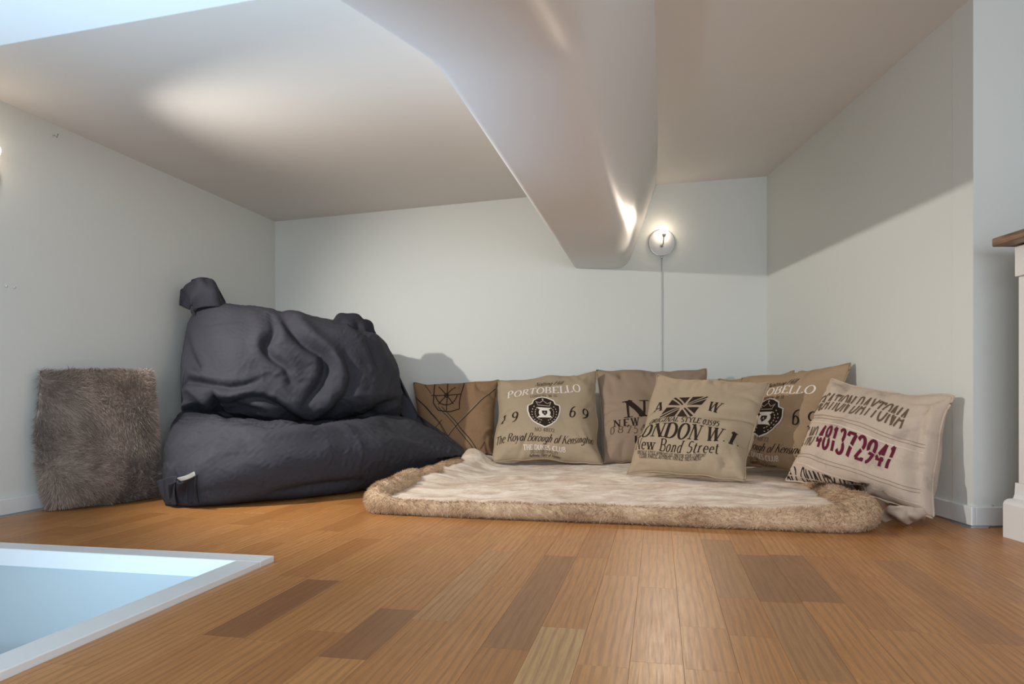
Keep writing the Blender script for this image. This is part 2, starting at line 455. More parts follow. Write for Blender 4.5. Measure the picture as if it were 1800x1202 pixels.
# ------------------------------------------------------------------ stair hatch: frame and shaft
ht = empty('trim_2', ST(0, 0)); tag(ht, 'white painted frame around the stair hatch', kind='structure')
FW = 0.062
def st_box(name, s0, s1, t0, t1, z0, z1, mat, par, bevel=0.0):
    o = prism(name, [ST(s0, t0)[:2], ST(s1, t0)[:2], ST(s1, t1)[:2], ST(s0, t1)[:2]], z0, z1, mat, None, bevel)
    return keep(o, par)
st_box('frame_rail', HS, -0.0005, -FW, -0.0005, -0.03, 0.013, M['trim'], ht, 0.002)
st_box('frame_rail', -FW, -0.0005, HT, -FW-0.0003, -0.03, 0.013, M['trim'], ht, 0.002)
st_box('frame_rail', HS, HS+FW, HT, -FW-0.0003, -0.03, 0.013, M['trim'], ht, 0.002)
sh = empty('wall_shaft', ST(-0.5, -0.5, -0.5)); tag(sh, 'pale blue stairwell shaft below the hatch', kind='structure')
st_box('shaft_panel', HS, 0.0, -FW+0.010, -0.002, -1.2, -0.031, M['shaft'], sh)
st_box('shaft_panel', -FW+0.010, 0.0, HT, -FW+0.009, -1.2, -0.031, M['shaft'], sh)
st_box('shaft_panel', HS, HS+FW-0.010, HT, -FW+0.009, -1.2, -0.031, M['shaft'], sh)
st_box('shaft_panel', HS, 0.0, HT-0.05, HT, -1.2, -0.031, M['shaft'], sh)
st_box('ledge_board', HS+FW, -FW, -FW-0.016, -FW+0.010, -0.30, -0.255, M['shaft'], sh)

# ------------------------------------------------------------------ cushions: two sheets of cloth sewn together and inflated
def mat_top(a, b):
    n1 = mnoise.fractal(Vector((a*5, b*9, 3.1)), 0.9, 2.0, 4)
    n2 = mnoise.noise(Vector((a*2.2, b*2.6, 8)))
    n3 = mnoise.fractal(Vector((a*16, b*34, 1.7)), 0.8, 2.0, 3)
    z = 0.050+0.010*n2+0.008*n1+0.0025*n3
    z += 0.030*math.exp(-((a-.03)/.10)**2)*min(1, max(0, (b-.2)*4))
    z -= 0.010*math.exp(-(b/0.05)**2)
    z += 0.050*math.exp(-((a-0.05)/.07)**2-((b-1.12)/.10)**2)
    return z
def floor_height(S):
    out = np.full(S.shape[:-1], 0.003)
    low = np.argwhere(S[..., 2] < 0.16)
    for i, j in low:
        d = Vector((S[i, j, 0]-M0.x, S[i, j, 1]-M0.y, 0)); a, b = d.dot(MU), d.dot(MW)
        if -0.05 < a < ML+0.075 and 0 < b < MD+0.02:
            out[i, j] = mat_top(a, b)+0.007
            if a > ML-0.075: out[i, j] = max(out[i, j], (0.112 if b < .34 else 0.100)-0.02*max(0, (b-.34)/.3))
    return out
def norm(v): return v/np.maximum(np.linalg.norm(v, axis=-1, keepdims=True), 1e-9)
def grid_normals(G):
    gu = np.gradient(G, axis=0); gv = np.gradient(G, axis=1)
    return norm(np.cross(gu, gv))
def project(Pm, axis, rest, kc):
    n = Pm.shape[axis]
    for st in (0, 1):
        m = (n-st)//2
        if m <= 0: continue
        ia = [slice(None)]*3; ib = [slice(None)]*3
        ia[axis] = slice(st, st+2*m, 2); ib[axis] = slice(st+1, st+2*m, 2)
        a, b = Pm[tuple(ia)], Pm[tuple(ib)]
        d = b-a; L = np.linalg.norm(d, axis=-1, keepdims=True)
        k = np.where(L > rest, 1.0, kc)
        c = d*(0.5*k*(L-rest)/np.maximum(L, 1e-9))
        Pm[tuple(ia)] = a+c; Pm[tuple(ib)] = b-c
def diag(Pm, rest, kc):
    for (sa_, sb_) in (((slice(0, -1), slice(0, -1)), (slice(1, None), slice(1, None))), ((slice(0, -1), slice(1, None)), (slice(1, None), slice(0, -1)))):
        a, b = Pm[sa_].copy(), Pm[sb_].copy()
        d = b-a; L = np.linalg.norm(d, axis=-1, keepdims=True)
        k = np.where(L > rest, 0.45, kc)
        c = d*(0.5*k*(L-rest)/np.maximum(L, 1e-9))
        Pm[sa_] += c; Pm[sb_] -= c
def inflate(N, W, H, T, seed, iters=170, smooth=0.06):
    r = np.random.RandomState(seed)
    x = np.linspace(-W/2, W/2, N); y = np.linspace(-H/2, H/2, N)
    X, Yg = np.meshgrid(x, y, indexing='ij')
    e = np.minimum(np.minimum(X+W/2, W/2-X), np.minimum(Yg+H/2, H/2-Yg))
    low = np.zeros_like(X)
    for q in range(10):
        fx, fy, ph = r.uniform(4, 22), r.uniform(4, 22), r.uniform(0, 6.28)
        low += np.sin(fx*X+fy*Yg*(1 if q % 2 else -1)+ph)
    z0 = np.sqrt(np.maximum(e, 0))*0.05+low*0.0006*(e > 0)
    Fr = np.stack([X, Yg, z0], -1); Bk = np.stack([X, Yg, -z0], -1)
    dx, dy = W/(N-1), H/(N-1); dd = math.hypot(dx, dy)
    for it in range(iters):
        f = it/iters
        for S, sg in ((Fr, 1), (Bk, -1)):
            n = grid_normals(S)*sg
            zc = np.abs(S[N//4:-N//4, N//4:-N//4, 2]).mean()
            p = 0.0016*max(0.0, 1-zc/(T/2))*(1.15-0.3*(Yg/H+0.5))[..., None]
            S += n*p
            S[1:-1, 1:-1] += smooth*(0.25*(S[2:, 1:-1]+S[:-2, 1:-1]+S[1:-1, 2:]+S[1:-1, :-2])-S[1:-1, 1:-1])
            for _ in range(3):
                project(S, 0, dx, 0.15); project(S, 1, dy, 0.15); diag(S, dd, 0.05)
        for sl in ((0, slice(None)), (-1, slice(None)), (slice(None), 0), (slice(None), -1)):
            m = 0.5*(Fr[sl]+Bk[sl]); m[..., 2] *= 0.8
            Fr[sl] = m; Bk[sl] = m
    return Fr, Bk
class Cushion:
    """corners: world points TL, TR, BR, BL of the seam; the inflated cloth is laid on that (twisted) quad"""
    def __init__(s, name, corners, size, T, seed, mat, dents=(), N=56, curl=0.0, sag=0.25, wrinkles=26, wall_gap=0.018, rnd=0.05):
        W, H = size; s.W, s.H = W, H
        Fr, Bk = inflate(N, W, H, T, seed)
        cx = np.mean([Fr[-1, 0, 0], Fr[-1, -1, 0], -Fr[0, 0, 0], -Fr[0, -1, 0]]); cy = np.mean([Fr[0, -1, 1], Fr[-1, -1, 1], -Fr[0, 0, 1], -Fr[-1, 0, 1]])
        tl, tr, br, bl = [np.array(c) for c in corners]
        def place(S, front):
            u_, v_ = S[..., 0]/cx, S[..., 1]/cy
            a = (u_*np.sqrt(np.maximum(0.1, 1-rnd*v_*v_))+1)/2; b = (v_*np.sqrt(np.maximum(0.1, 1-rnd*u_*u_))+1)/2
            a_, b_ = a[..., None], b[..., None]
            pos = (bl*(1-a_)+br*a_)*(1-b_)+(tl*(1-a_)+tr*a_)*b_
            du = (br-bl)*(1-b_)+(tr-tl)*b_; dv = (tl-bl)*(1-a_)+(tr-br)*a_
            n = norm(np.cross(du, dv))
            z = S[..., 2]*(1+sag*(0.5-b)*2)
            if front:
                for (da, db, ra, rb, ang, dep) in dents:
                    ca, sa_ = math.cos(ang), math.sin(ang)
                    u = ((a-da)*ca+(b-db)*sa_)/ra; v = (-(a-da)*sa_+(b-db)*ca)/rb
                    z = z-dep*np.exp(-(u*u+v*v))
            z = z+curl*(4*(b-0.5)**2)*(b > 0.5)
            return pos+n*z[..., None]
        s.F = place(Fr, True); s.B = place(Bk, False)
        for sl in ((0, slice(None)), (-1, slice(None)), (slice(None), 0), (slice(None), -1)):
            m = 0.5*(s.F[sl]+s.B[sl]); s.F[sl] = m; s.B[sl] = m
        r = random.Random(seed)
        A2, B2 = np.meshgrid(np.linspace(0, 1, N), np.linspace(0, 1, N), indexing='ij')
        edge = np.minimum(np.minimum(A2, 1-A2), np.minimum(B2, 1-B2)); win = np.clip(edge/0.06, 0, 1)
        nf = grid_normals(s.F)
        disp = np.zeros((N, N))
        for q in range(wrinkles):
            side = r.choice('lrbtcccc')
            if side == 'c': ca_, cb_ = r.choice((0, 1)), r.choice((0, 1)); ang = math.atan2(0.5-cb_+r.uniform(-.35, .35), 0.5-ca_+r.uniform(-.35, .35)); st = r.uniform(.10, .30); a0, b0 = ca_+math.cos(ang)*st, cb_+math.sin(ang)*st
            else:
                a0, b0, ang = {'l': (.08, r.uniform(.2, .8), 0.0), 'r': (.92, r.uniform(.2, .8), 0.0), 'b': (r.uniform(.2, .8), .08, 1.57), 't': (r.uniform(.2, .8), .92, 1.57)}[side]; ang += r.uniform(-.5, .5)
            ln, wd, dp = r.uniform(.07, .17), r.uniform(.012, .026), r.choice((-1, -1, 1))*r.uniform(.004, .011)
            u = ((A2-a0)*math.cos(ang)+(B2-b0)*math.sin(ang))/ln; v = (-(A2-a0)*math.sin(ang)+(B2-b0)*math.cos(ang)+0.03*u*u)/wd
            disp += dp*np.exp(-u*u-v*v)
        s.F += nf*(disp*win)[..., None]
        off = r.uniform(0, 50)
        for S in (s.F, s.B):
            for i in range(N):
                for j in range(N):
                    p = S[i, j]
                    S[i, j] = p+np.array(mnoise.noise_vector(Vector((p[0]*7+off, p[1]*7, p[2]*7))))*0.012+np.array(mnoise.noise_vector(Vector((p[0]*19, p[1]*19+off, p[2]*19))))*0.0028
            S[..., 2] = np.maximum(S[..., 2], floor_height(S))
            S[..., 0] = np.clip(S[..., 0], left_x(S[..., 1])+wall_gap, right_x(np.maximum(S[..., 1], PY))-0.018); S[..., 1] = np.minimum(S[..., 1], YB-0.018)
        gap_ = min((S[..., 2]-floor_height(S)).min() for S in (s.F, s.B))      # let the cushion settle on what carries it
        s.F[..., 2] -= max(0, gap_-0.001); s.B[..., 2] -= max(0, gap_-0.001)
        s.N = N; s.nrm = grid_normals(s.F)
        base = (bl+br)/2
        s.root = empty(name, base); s.mat = mat
        vs = np.concatenate([s.F.reshape(-1, 3), s.B.reshape(-1, 3)])
        fs = grid_faces(N, N)+grid_faces(N, N, off=N*N, flip=True)
        bm = bmesh.new(); bv = [bm.verts.new(v) for v in vs]
        for f in fs: bm.faces.new([bv[i] for i in f])
        bmesh.ops.remove_doubles(bm, verts=bm.verts, dist=1e-5)
        bmesh.ops.recalc_face_normals(bm, faces=bm.faces)
        s.cover = keep(from_bm('cover', bm, mat, None, True), s.root)
        # piped seam along the edge
        loop = [s.F[i, 0] for i in range(N)]+[s.F[-1, j] for j in range(1, N)]+[s.F[i, -1] for i in range(N-2, -1, -1)]+[s.F[0, j] for j in range(N-2, 0, -1)]
        s.loop = loop
    def seam(s, r, mat):
        pts = s.loop+[s.loop[0]]
        tube('seam', pts, r, mat, s.root, 6)
    def at(s, a, b, lift=0.0012):
        x = min(max(a, 0), 1)*(s.N-1); y = min(max(b, 0), 1)*(s.N-1)
        i, j = min(int(x), s.N-2), min(int(y), s.N-2); f, g = x-i, y-j
        w = ((1-f)*(1-g), f*(1-g), f*g, (1-f)*g); ids = ((i, j), (i+1, j), (i+1, j+1), (i, j+1))
        p = sum(w[q]*s.F[ids[q]] for q in range(4)); n = sum(w[q]*s.nrm[ids[q]] for q in range(4))
        return p+n*lift
    def flat(s, name, polys, mat, lift=0.0012, label=None):       # polys: list of convex polygons in metres on the cover
        vs, fs = [], []
        todo = []
        for poly in polys:
            ext = max(max(p[q] for p in poly)-min(p[q] for p in poly) for q in (0, 1))
            if ext < 0.016: todo.append(poly); continue
            st = [(poly[0], poly[q], poly[q+1]) for q in range(1, len(poly)-1)]
            while st:
                t3 = st.pop()
                ls = [math.hypot(t3[q][0]-t3[(q+1) % 3][0], t3[q][1]-t3[(q+1) % 3][1]) for q in range(3)]
                q = ls.index(max(ls))
                if ls[q] < 0.014: todo.append(t3); continue
                a_, b_, c_ = t3[q], t3[(q+1) % 3], t3[(q+2) % 3]; m_ = ((a_[0]+b_[0])/2, (a_[1]+b_[1])/2)
                st += [(a_, m_, c_), (m_, b_, c_)]
        for poly in todo:
            k0 = len(vs)
            for (x, y) in poly: vs.append(s.at(x/s.W, y/s.H, lift))
            fs.append(tuple(range(k0, len(vs))))
        o = keep(obj(name, vs, fs, mat), s.root)
        if label: o['label'] = label
        return o
    def lines(s, name, lines, w, mat, lift=0.0012):
        polys = []
        for ln in lines: polys += ribbon(resample(ln, 0.012), w, w)
        return s.flat(name, polys, mat, lift)
    def text(s, string, x, y, h, w=None, wt=0.16, ct=0.06, slant=0.0, mat=None, stencil=False, serif=True, lift=0.0012, rot=0.0, cursive=False, gap=0.12):
        if h >= 0.03 and len(string) > 1:
            _, adv = layout(string, wt, ct, serif, stencil, gap)
            k = (h if w is None else w/adv); x0 = 0.0; ca, sa_ = math.cos(rot), math.sin(rot)
            for ch in string:
                cw = G.get(ch, G[' '])[0]
                if ch != ' ':
                    mx = (x0+cw/2-adv/2)*k
                    s.text(ch, x+mx*ca, y+mx*sa_, h, cw*k, wt, ct, slant, mat, stencil, serif, lift, rot)
                x0 += cw+gap
            return
        polys, adv = layout(string, wt, ct, serif, stencil, gap)
        if len(string) == 1: adv = G[string][0]
        sx = h if w is None else w/adv
        ca, sa_ = math.cos(rot), math.sin(rot)
        out = []
        for p in polys:
            q = []
            for (a, b) in p:
                u = (a-adv/2)*sx+b*h*slant; v = (b-0.5)*h
                q.append((x+u*ca-v*sa_, y+u*sa_+v*ca))
            out.append(q)
        return s.flat('letter' if len(string) == 1 else 'lettering', out, mat or M['ink'], lift)

# ------------------------------------------------------------------ stroke lettering
def resample(pts, step):
    out = [tuple(pts[0])]
    for a, b in zip(pts[:-1], pts[1:]):
        L = math.hypot(b[0]-a[0], b[1]-a[1]); n = max(1, int(math.ceil(L/step)))
        for k in range(1, n+1): out.append((a[0]+(b[0]-a[0])*k/n, a[1]+(b[1]-a[1])*k/n))
    return out
def ribbon(pts, wx, wy, k=1.0):
    n = len(pts); L, R = [], []
    for i in range(n):
        a, b = pts[max(i-1, 0)], pts[min(i+1, n-1)]
        tx, ty = b[0]-a[0], b[1]-a[1]; l = math.hypot(tx, ty) or 1; nx, ny = -ty/l, tx/l
        w = 0.5*k*math.sqrt((nx*wx)**2+(ny*wy)**2)
        L.append((pts[i][0]+nx*w, pts[i][1]+ny*w)); R.append((pts[i][0]-nx*w, pts[i][1]-ny*w))
    return [(R[i], R[i+1], L[i+1], L[i]) for i in range(n-1)]
def arc(cx, cy, rx, ry, a0, a1, n=12):
    return [(cx+rx*math.cos(math.radians(a0+(a1-a0)*i/n)), cy+ry*math.sin(math.radians(a0+(a1-a0)*i/n))) for i in range(n+1)]
T_ = 't'   # thin stroke mark
G = {}
def gl(ch, w, *st): G[ch] = (w, st)
gl('A', .80, (T_, [(.04, 0), (.40, 1)]), [(.40, 1), (.76, 0)], [(.17, .34), (.62, .34)])
gl('B', .68, [(.12, 0), (.12, 1)], [(.12, 1), (.34, 1)]+arc(.34, .76, .22, .24, 90, -90)+[(.12, .52)], [(.12, .52), (.36, .52)]+arc(.36, .26, .26, .26, 90, -90)+[(.12, 0)])
gl('C', .76, arc(.44, .5, .38, .5, 48, 312, 18))
gl('D', .80, [(.12, 0), (.12, 1)], [(.12, 1), (.34, 1)]+arc(.34, .5, .40, .5, 90, -90, 16)+[(.12, 0)])
gl('E', .64, [(.12, 0), (.12, 1)], [(.12, .97), (.58, .97), (.58, .84)], [(.12, .52), (.46, .52)], [(.12, .03), (.60, .03), (.60, .18)])
gl('F', .60, [(.12, 0), (.12, 1)], [(.12, .97), (.58, .97), (.58, .82)], [(.12, .52), (.44, .52)])
gl('G', .82, arc(.44, .5, .38, .5, 48, 330, 18), [(.74, 0.02), (.74, .42)], [(.54, .42), (.80, .42)])
gl('H', .82, [(.12, 0), (.12, 1)], [(.70, 0), (.70, 1)], [(.12, .52), (.70, .52)])
gl('I', .32, [(.16, 0), (.16, 1)])
gl('J', .44, [(.30, 1), (.30, .14)]+arc(.16, .12, .14, .16, 0, -140, 8))
gl('K', .78, [(.12, 0), (.12, 1)], (T_, [(.68, 1), (.12, .45)]), [(.28, .60), (.74, 0)])
gl('L', .62, [(.12, 0), (.12, 1)], [(.12, .03), (.60, .03), (.60, .20)])
gl('M', .98, (T_, [(.12, 0), (.12, 1)]), [(.12, 1), (.49, .05)], (T_, [(.49, .05), (.86, 1)]), [(.86, 0), (.86, 1)])
gl('N', .84, (T_, [(.12, 0), (.12, 1)]), [(.12, 1), (.72, 0)], (T_, [(.72, 0), (.72, 1)]))
gl('O', .86, arc(.43, .5, .37, .5, 90, 450, 26))
gl('P', .64, [(.12, 0), (.12, 1)], [(.12, 1), (.34, 1)]+arc(.34, .73, .24, .27, 90, -90)+[(.12, .46)])
gl('Q', .86, arc(.43, .5, .37, .5, 90, 450, 26), [(.46, .18), (.80, -.14)])
gl('R', .74, [(.12, 0), (.12, 1)], [(.12, 1), (.34, 1)]+arc(.34, .75, .23, .25, 90, -90)+[(.12, .50)], [(.36, .50), (.70, 0)])
gl('S', .58, arc(.30, .75, .22, .25, 40, 235, 12)+arc(.28, .26, .24, .26, 70, -140, 14))
gl('T', .72, [(.36, 0), (.36, 1)], [(.04, .84), (.04, .97), (.68, .97), (.68, .84)])
gl('U', .80, [(.12, 1), (.12, .32)]+arc(.40, .30, .28, .30, 180, 360, 14)+[(.68, 1)])
gl('V', .78, [(.04, 1), (.40, 0)], (T_, [(.40, 0), (.74, 1)]))
gl('W', 1.12, [(.04, 1), (.32, 0)], (T_, [(.32, 0), (.56, 1)]), [(.56, 1), (.82, 0)], (T_, [(.82, 0), (1.08, 1)]))
gl('X', .76, [(.04, 1), (.72, 0)], (T_, [(.04, 0), (.70, 1)]))
gl('Y', .74, [(.04, 1), (.37, .48)], (T_, [(.70, 1), (.37, .48)]), [(.37, .48), (.37, 0)])
gl('Z', .68, [(.06, .84), (.08, .97), (.62, .97)], [(.62, .97), (.06, .03)], [(.06, .03), (.64, .03), (.64, .18)])
gl('0', .60, arc(.30, .5, .24, .5, 90, 450, 24))
gl('1', .40, [(.22, 0), (.22, 1)], [(.22, 1), (.06, .84)])
gl('2', .58, arc(.28, .74, .22, .26, 160, -35, 12)+[(.05, .03)], [(.05, .03), (.54, .03), (.54, .14)])
gl('3', .56, arc(.26, .75, .20, .25, 150, -80, 12), arc(.26, .27, .24, .27, 85, -150, 14))
gl('4', .62, [(.42, 0), (.42, 1)], (T_, [(.42, 1), (.04, .32)]), [(.04, .30), (.60, .30)])
gl('5', .56, [(.50, .97), (.14, .97), (.11, .56)]+arc(.25, .30, .25, .32, 120, -140, 14))
gl('6', .60, arc(.52, .38, .44, .62, 95, 180, 10)+arc(.30, .29, .22, .29, 180, 540, 20))
gl('7', .56, [(.05, .82), (.07, .97), (.52, .97)], [(.52, .97), (.20, 0)])
gl('8', .58, arc(.29, .76, .19, .24, 90, 450, 18), arc(.29, .27, .23, .27, 90, 450, 20))
gl('9', .60, arc(.08, .62, .44, .62, -85, 0, 10)+arc(.30, .71, .22, .29, 0, 360, 20))
gl('.', .26, [(.08, .05), (.18, .05)]); gl(',', .24, [(.12, .06), (.06, -.12)]); gl('-', .36, [(.06, .42), (.30, .42)]); gl(' ', .34); gl(':', .26, [(.08, .05), (.18, .05)], [(.08, .5), (.18, .5)])
xh = .62
gl('a', .52, arc(.24, .27, .19, .27, 60, 330, 12), [(.42, 0), (.42, .44)]+arc(.28, .44, .14, .17, 0, 150, 8))
gl('b', .56, [(.12, 0), (.12, 1)], arc(.29, .29, .20, .31, 150, -150, 14))
gl('c', .48, arc(.28, .30, .21, .31, 50, 310, 14))
gl('d', .58, [(.44, 0), (.44, 1)], arc(.27, .29, .20, .31, 30, 330, 14))
gl('e', .50, [(.08, .34), (.45, .34)]+arc(.27, .31, .20, .31, 8, 310, 16))
gl('f', .34, [(.14, 0), (.14, .80)]+arc(.28, .82, .14, .18, 180, 60, 7), [(.02, .60), (.30, .60)])
gl('g', .54, arc(.26, .32, .19, .28, 90, 450, 16), [(.44, .56), (.44, -.10)]+arc(.26, -.12, .18, .18, 0, -150, 9))
gl('h', .58, [(.12, 0), (.12, 1)], [(.12, .38)]+arc(.29, .40, .16, .21, 150, 0, 8)+[(.45, 0)])
gl('i', .28, [(.14, 0), (.14, .60)], [(.10, .84), (.18, .84)])
gl('k', .54, [(.12, 0), (.12, 1)], (T_, [(.46, .60), (.12, .26)]), [(.22, .36), (.50, 0)])
gl('l', .28, [(.14, 0), (.14, 1)])
gl('m', .84, [(.12, 0), (.12, .60)], [(.12, .38)]+arc(.28, .42, .15, .19, 150, 0, 8)+[(.43, 0)], [(.43, .38)]+arc(.58, .42, .15, .19, 150, 0, 8)+[(.73, 0)])
gl('n', .58, [(.12, 0), (.12, .60)], [(.12, .38)]+arc(.29, .40, .16, .21, 150, 0, 8)+[(.45, 0)])
gl('o', .54, arc(.27, .30, .21, .31, 90, 450, 20))
gl('p', .56, [(.12, -.28), (.12, .60)], arc(.29, .30, .20, .31, 150, -150, 14))
gl('r', .40, [(.12, 0), (.12, .60)], [(.12, .36)]+arc(.26, .42, .13, .19, 160, 50, 6))
gl('s', .42, arc(.22, .46, .14, .15, 40, 235, 10)+arc(.20, .16, .16, .17, 70, -140, 12))
gl('t', .34, [(.14, .84), (.14, .10)]+arc(.24, .10, .10, .11, 180, 320, 6), [(.02, .60), (.30, .60)])
gl('u', .56, [(.12, .60), (.12, .20)]+arc(.26, .20, .14, .20, 180, 330, 8), [(.43, .60), (.43, 0)])
gl('w', .76, [(.03, .60), (.22, 0)], (T_, [(.22, 0), (.38, .60)]), [(.38, .60), (.55, 0)], (T_, [(.55, 0), (.72, .60)]))
gl('y', .54, [(.04, .60), (.26, 0)], (T_, [(.50, .60), (.26, 0), (.14, -.26), (.02, -.26)]))
def layout(string, wt, ct, serif, stencil, gap):
    polys = []; x = 0.0
    for ch in string:
        w, strokes = G.get(ch, G[' '])
        for s_ in strokes:
            k = 1.0
            if s_[0] == T_: k = max(0.35, ct/wt*1.2); s_ = s_[1]
            pts = [(p[0]+x, p[1]) for p in s_]
            pts2 = resample(pts, 0.16)
            if stencil:
                rb = ribbon(resample(pts, 0.04), wt, ct*1.0, 1.0)
                for q in rb:
                    cy = sum(p[1] for p in q)/4
                    if 0.455 < cy < 0.535: continue
                    polys.append(q)
                continue
            polys += ribbon(pts2, wt*k, ct) if k == 1.0 else ribbon(pts2, wt*k, ct)
            if serif and len(s_) == 2 and abs(s_[0][1]-s_[1][1]) > 0.35:
                for p in (pts[0], pts[-1]):
                    if min(abs(p[1]), abs(p[1]-1), abs(p[1]-0.60)) < 0.02:
                        e = 0.09+wt*0.35
                        yy = p[1]+(ct*0.4 if p[1] < 0.1 else -ct*0.4)
                        polys.append([(p[0]-e, yy-ct*0.45), (p[0]+e, yy-ct*0.45), (p[0]+e, yy+ct*0.45), (p[0]-e, yy+ct*0.45)])
        x += w+gap
    return polys, max(x-gap, 0.1)

def world_corners(tl, tr, br, bl): return [P(*c) for c in (tl, tr, br, bl)]

# crest printed on the two look-alike cushions
def crest(c, x, y, h, dark, white):
    def shield(k, up=0.0):
        pts = [(-.42, .22), (-.30, .27), (-.26, .40), (-.12, .50), (0, .53), (.12, .50), (.26, .40), (.30, .27), (.42, .22), (.43, .05), (.40, -.12), (.31, -.28), (.18, -.40), (0, -.50), (-.18, -.40), (-.31, -.28), (-.40, -.12), (-.43, .05)]
        return [(x+px*k*h, y+(py*k+up)*h) for px, py in pts]
    def fan(poly, cx_=x, cy_=y): return [[(cx_, cy_), poly[i], poly[(i+1) % len(poly)]] for i in range(len(poly))]
    c.flat('crest', fan(shield(1.08)), white, 0.0012)
    c.flat('crest', fan(shield(1.0)), dark, 0.0018)
    disc = [(x+math.cos(a)*h*.165, y-.03*h+math.sin(a)*h*.165) for a in [2*math.pi*i/24 for i in range(24)]]
    c.flat('crest', fan(disc, x, y-.03*h), white, 0.0024)
    c.flat('crest', [[(x-.21*h, y-.20*h), (x+.21*h, y-.20*h), (x+.16*h, y-.13*h), (x-.16*h, y-.13*h)]], white, 0.0026)
    c.flat('crest', [[(x-.15*h, y+.09*h), (x+.15*h, y+.09*h), (x+.19*h, y+.15*h), (x-.19*h, y+.15*h)]], white, 0.0026)
    sh2 = [(-.075, .06), (.075, .06), (.072, -.03), (0, -.12), (-.072, -.03)]
    c.flat('crest', [[(x+a*h, y+(b-.02)*h) for a, b in sh2]], dark, 0.0032)
    leaves = []
    for sg in (-1, 1):
        for i in range(8):
            a = math.radians(-72+i*15)
            for r_, tw in ((.27, .5), (.335, -.35)):
                bx, by = x+sg*math.cos(a)*r_*h, y-.04*h+math.sin(a)*r_*h*1.05
                da = a+math.pi/2+tw*.8
                dx_, dy_ = sg*math.cos(da)*.055*h, math.sin(da)*.055*h; nx_, ny_ = -dy_*.28, dx_*.28
                q = [(bx, by), (bx+dx_*.5+nx_, by+dy_*.5+ny_), (bx+dx_, by+dy_), (bx+dx_*.5-nx_, by+dy_*.5-ny_)]
                leaves.append(q)
    c.flat('laurel_wreath', leaves, M['seam'], 0.0026)['kind'] = 'stuff'
    crown = [[(x-.17*h, y+.22*h), (x+.17*h, y+.22*h)], [(x-.16*h, y+.25*h), (x-.21*h, y+.36*h), (x-.10*h, y+.30*h), (x, y+.41*h), (x+.10*h, y+.30*h), (x+.21*h, y+.36*h), (x+.16*h, y+.25*h)], [(x, y+.41*h), (x, y+.49*h)], [(x-.03*h, y+.46*h), (x+.03*h, y+.46*h)]]
    c.lines('crown', crown, .016*h, M['seam'], 0.0028)
    c.lines('crest', [[(x-.025*h, y-.07*h), (x, y), (x+.025*h, y-.07*h)]], .012*h, white, 0.0038)

def portobello(c, k=0.475):
    W, H = c.W, c.H; X = W*k
    c.text('Notting Hill', X+.02, H*0.810, .026, .13, .12, .06, .5, M['ink'], serif=False, gap=.02)
    c.text('PORTOBELLO', X, H*0.720, .042, .335, .17, .07, .0, M['ink_white'])
    c.text('LONDON W.11', X, H*0.640, .017, .115, .15, .08, 0, M['ink_soft'])
    crest(c, X, H*0.450, .155, M['ink'], M['ink_white'])
    c.text('1 9', X-.155, H*0.420, .054, .085, .15, .07, .08, M['ink'])
    c.text('6 9', X+.155, H*0.460, .054, .085, .15, .07, .08, M['ink'])
    c.text('NO 48172', X, H*0.265, .017, .085, .15, .08, 0, M['ink_soft'])
    c.text('The Royal Borough of Kensington', X, H*0.195, .034, .435, .14, .05, .38, M['ink'], serif=False, gap=.03)
    c.text('THE DUKES CLUB', X, H*0.110, .021, .185, .18, .10, 0, M['ink_white'])
    c.text('EXCLUSIVE QUALITY', X, H*0.072, .013, .12, .15, .10, 0, M['ink_soft'])
    c.text('Authentic Piece of History', X, H*0.040, .015, .14, .14, .07, .3, M['ink'], serif=False, gap=.03)

# ------------------------------------------------------------------ the cushions
# burlap compass cushion
c = Cushion('burlap_cushion', world_corners((725, 670, 3.90), (878, 665, 3.90), (870, 812, 3.70), (735, 822, 3.70)), (0.46, 0.45), 0.14, 3, M['burlap'])
tag(c.root, 'small brown burlap cushion printed with a compass rose', 'cushion', 'cushions along the walls')
W, H = c.W, c.H
for ln_ in ([(.01*W, .82*H), (.50*W, .18*H)], [(.03*W, .79*H), (.48*W, .18*H)], [(.13*W, .97*H), (.22*W, .80*H)], [(.30*W, .62*H), (.82*W, .02*H)], [(.34*W, .62*H), (.84*W, .04*H)], [(.40*W, .24*H), (.96*W, .86*H)],
                     [(.25*W, .36*H), (.34*W, .46*H)], [(.80*W, .14*H), (.86*W, .22*H)]): c.lines('map_line', [ln_], .0035, M['ink'])
for ln_ in ([(.02*W, .80*H), (.49*W, .17*H)], [(.32*W, .61*H), (.83*W, .02*H)], [(.42*W, .28*H), (.97*W, .89*H)]): c.lines('map_line', [ln_], .005, M['thread'], .001)
cxp, cyp, R = .40*W, .77*H, .13*W
comp = [[(cxp-.18*W, cyp), (cxp+.18*W, cyp)], [(cxp, cyp-.20*H), (cxp+.02*W, cyp+.22*H)], [(cxp-.10*W, cyp-.12*H), (cxp+.10*W, cyp+.12*H)], [(cxp-.09*W, cyp+.13*H), (cxp+.09*W, cyp-.12*H)],
        [(cxp+R*math.cos(a), cyp+R*math.sin(a)) for a in [math.pi+i*math.pi/10 for i in range(11)]],
        [(cxp+.025*W*math.cos(a), cyp+.025*W*math.sin(a)) for a in [i*math.pi/6 for i in range(13)]],
        [(cxp-.13*W, cyp+.20*H), (cxp-.16*W, cyp-.10*H), (cxp-.10*W, cyp-.19*H), (cxp+.04*W, cyp-.22*H), (cxp+.16*W, cyp-.19*H), (cxp+.17*W, cyp-.05*H), (cxp+.20*W, cyp+.22*H)]]
c.lines('compass_rose', comp, .0055, M['ink'])
c.seam(0.003, M['burlap'])

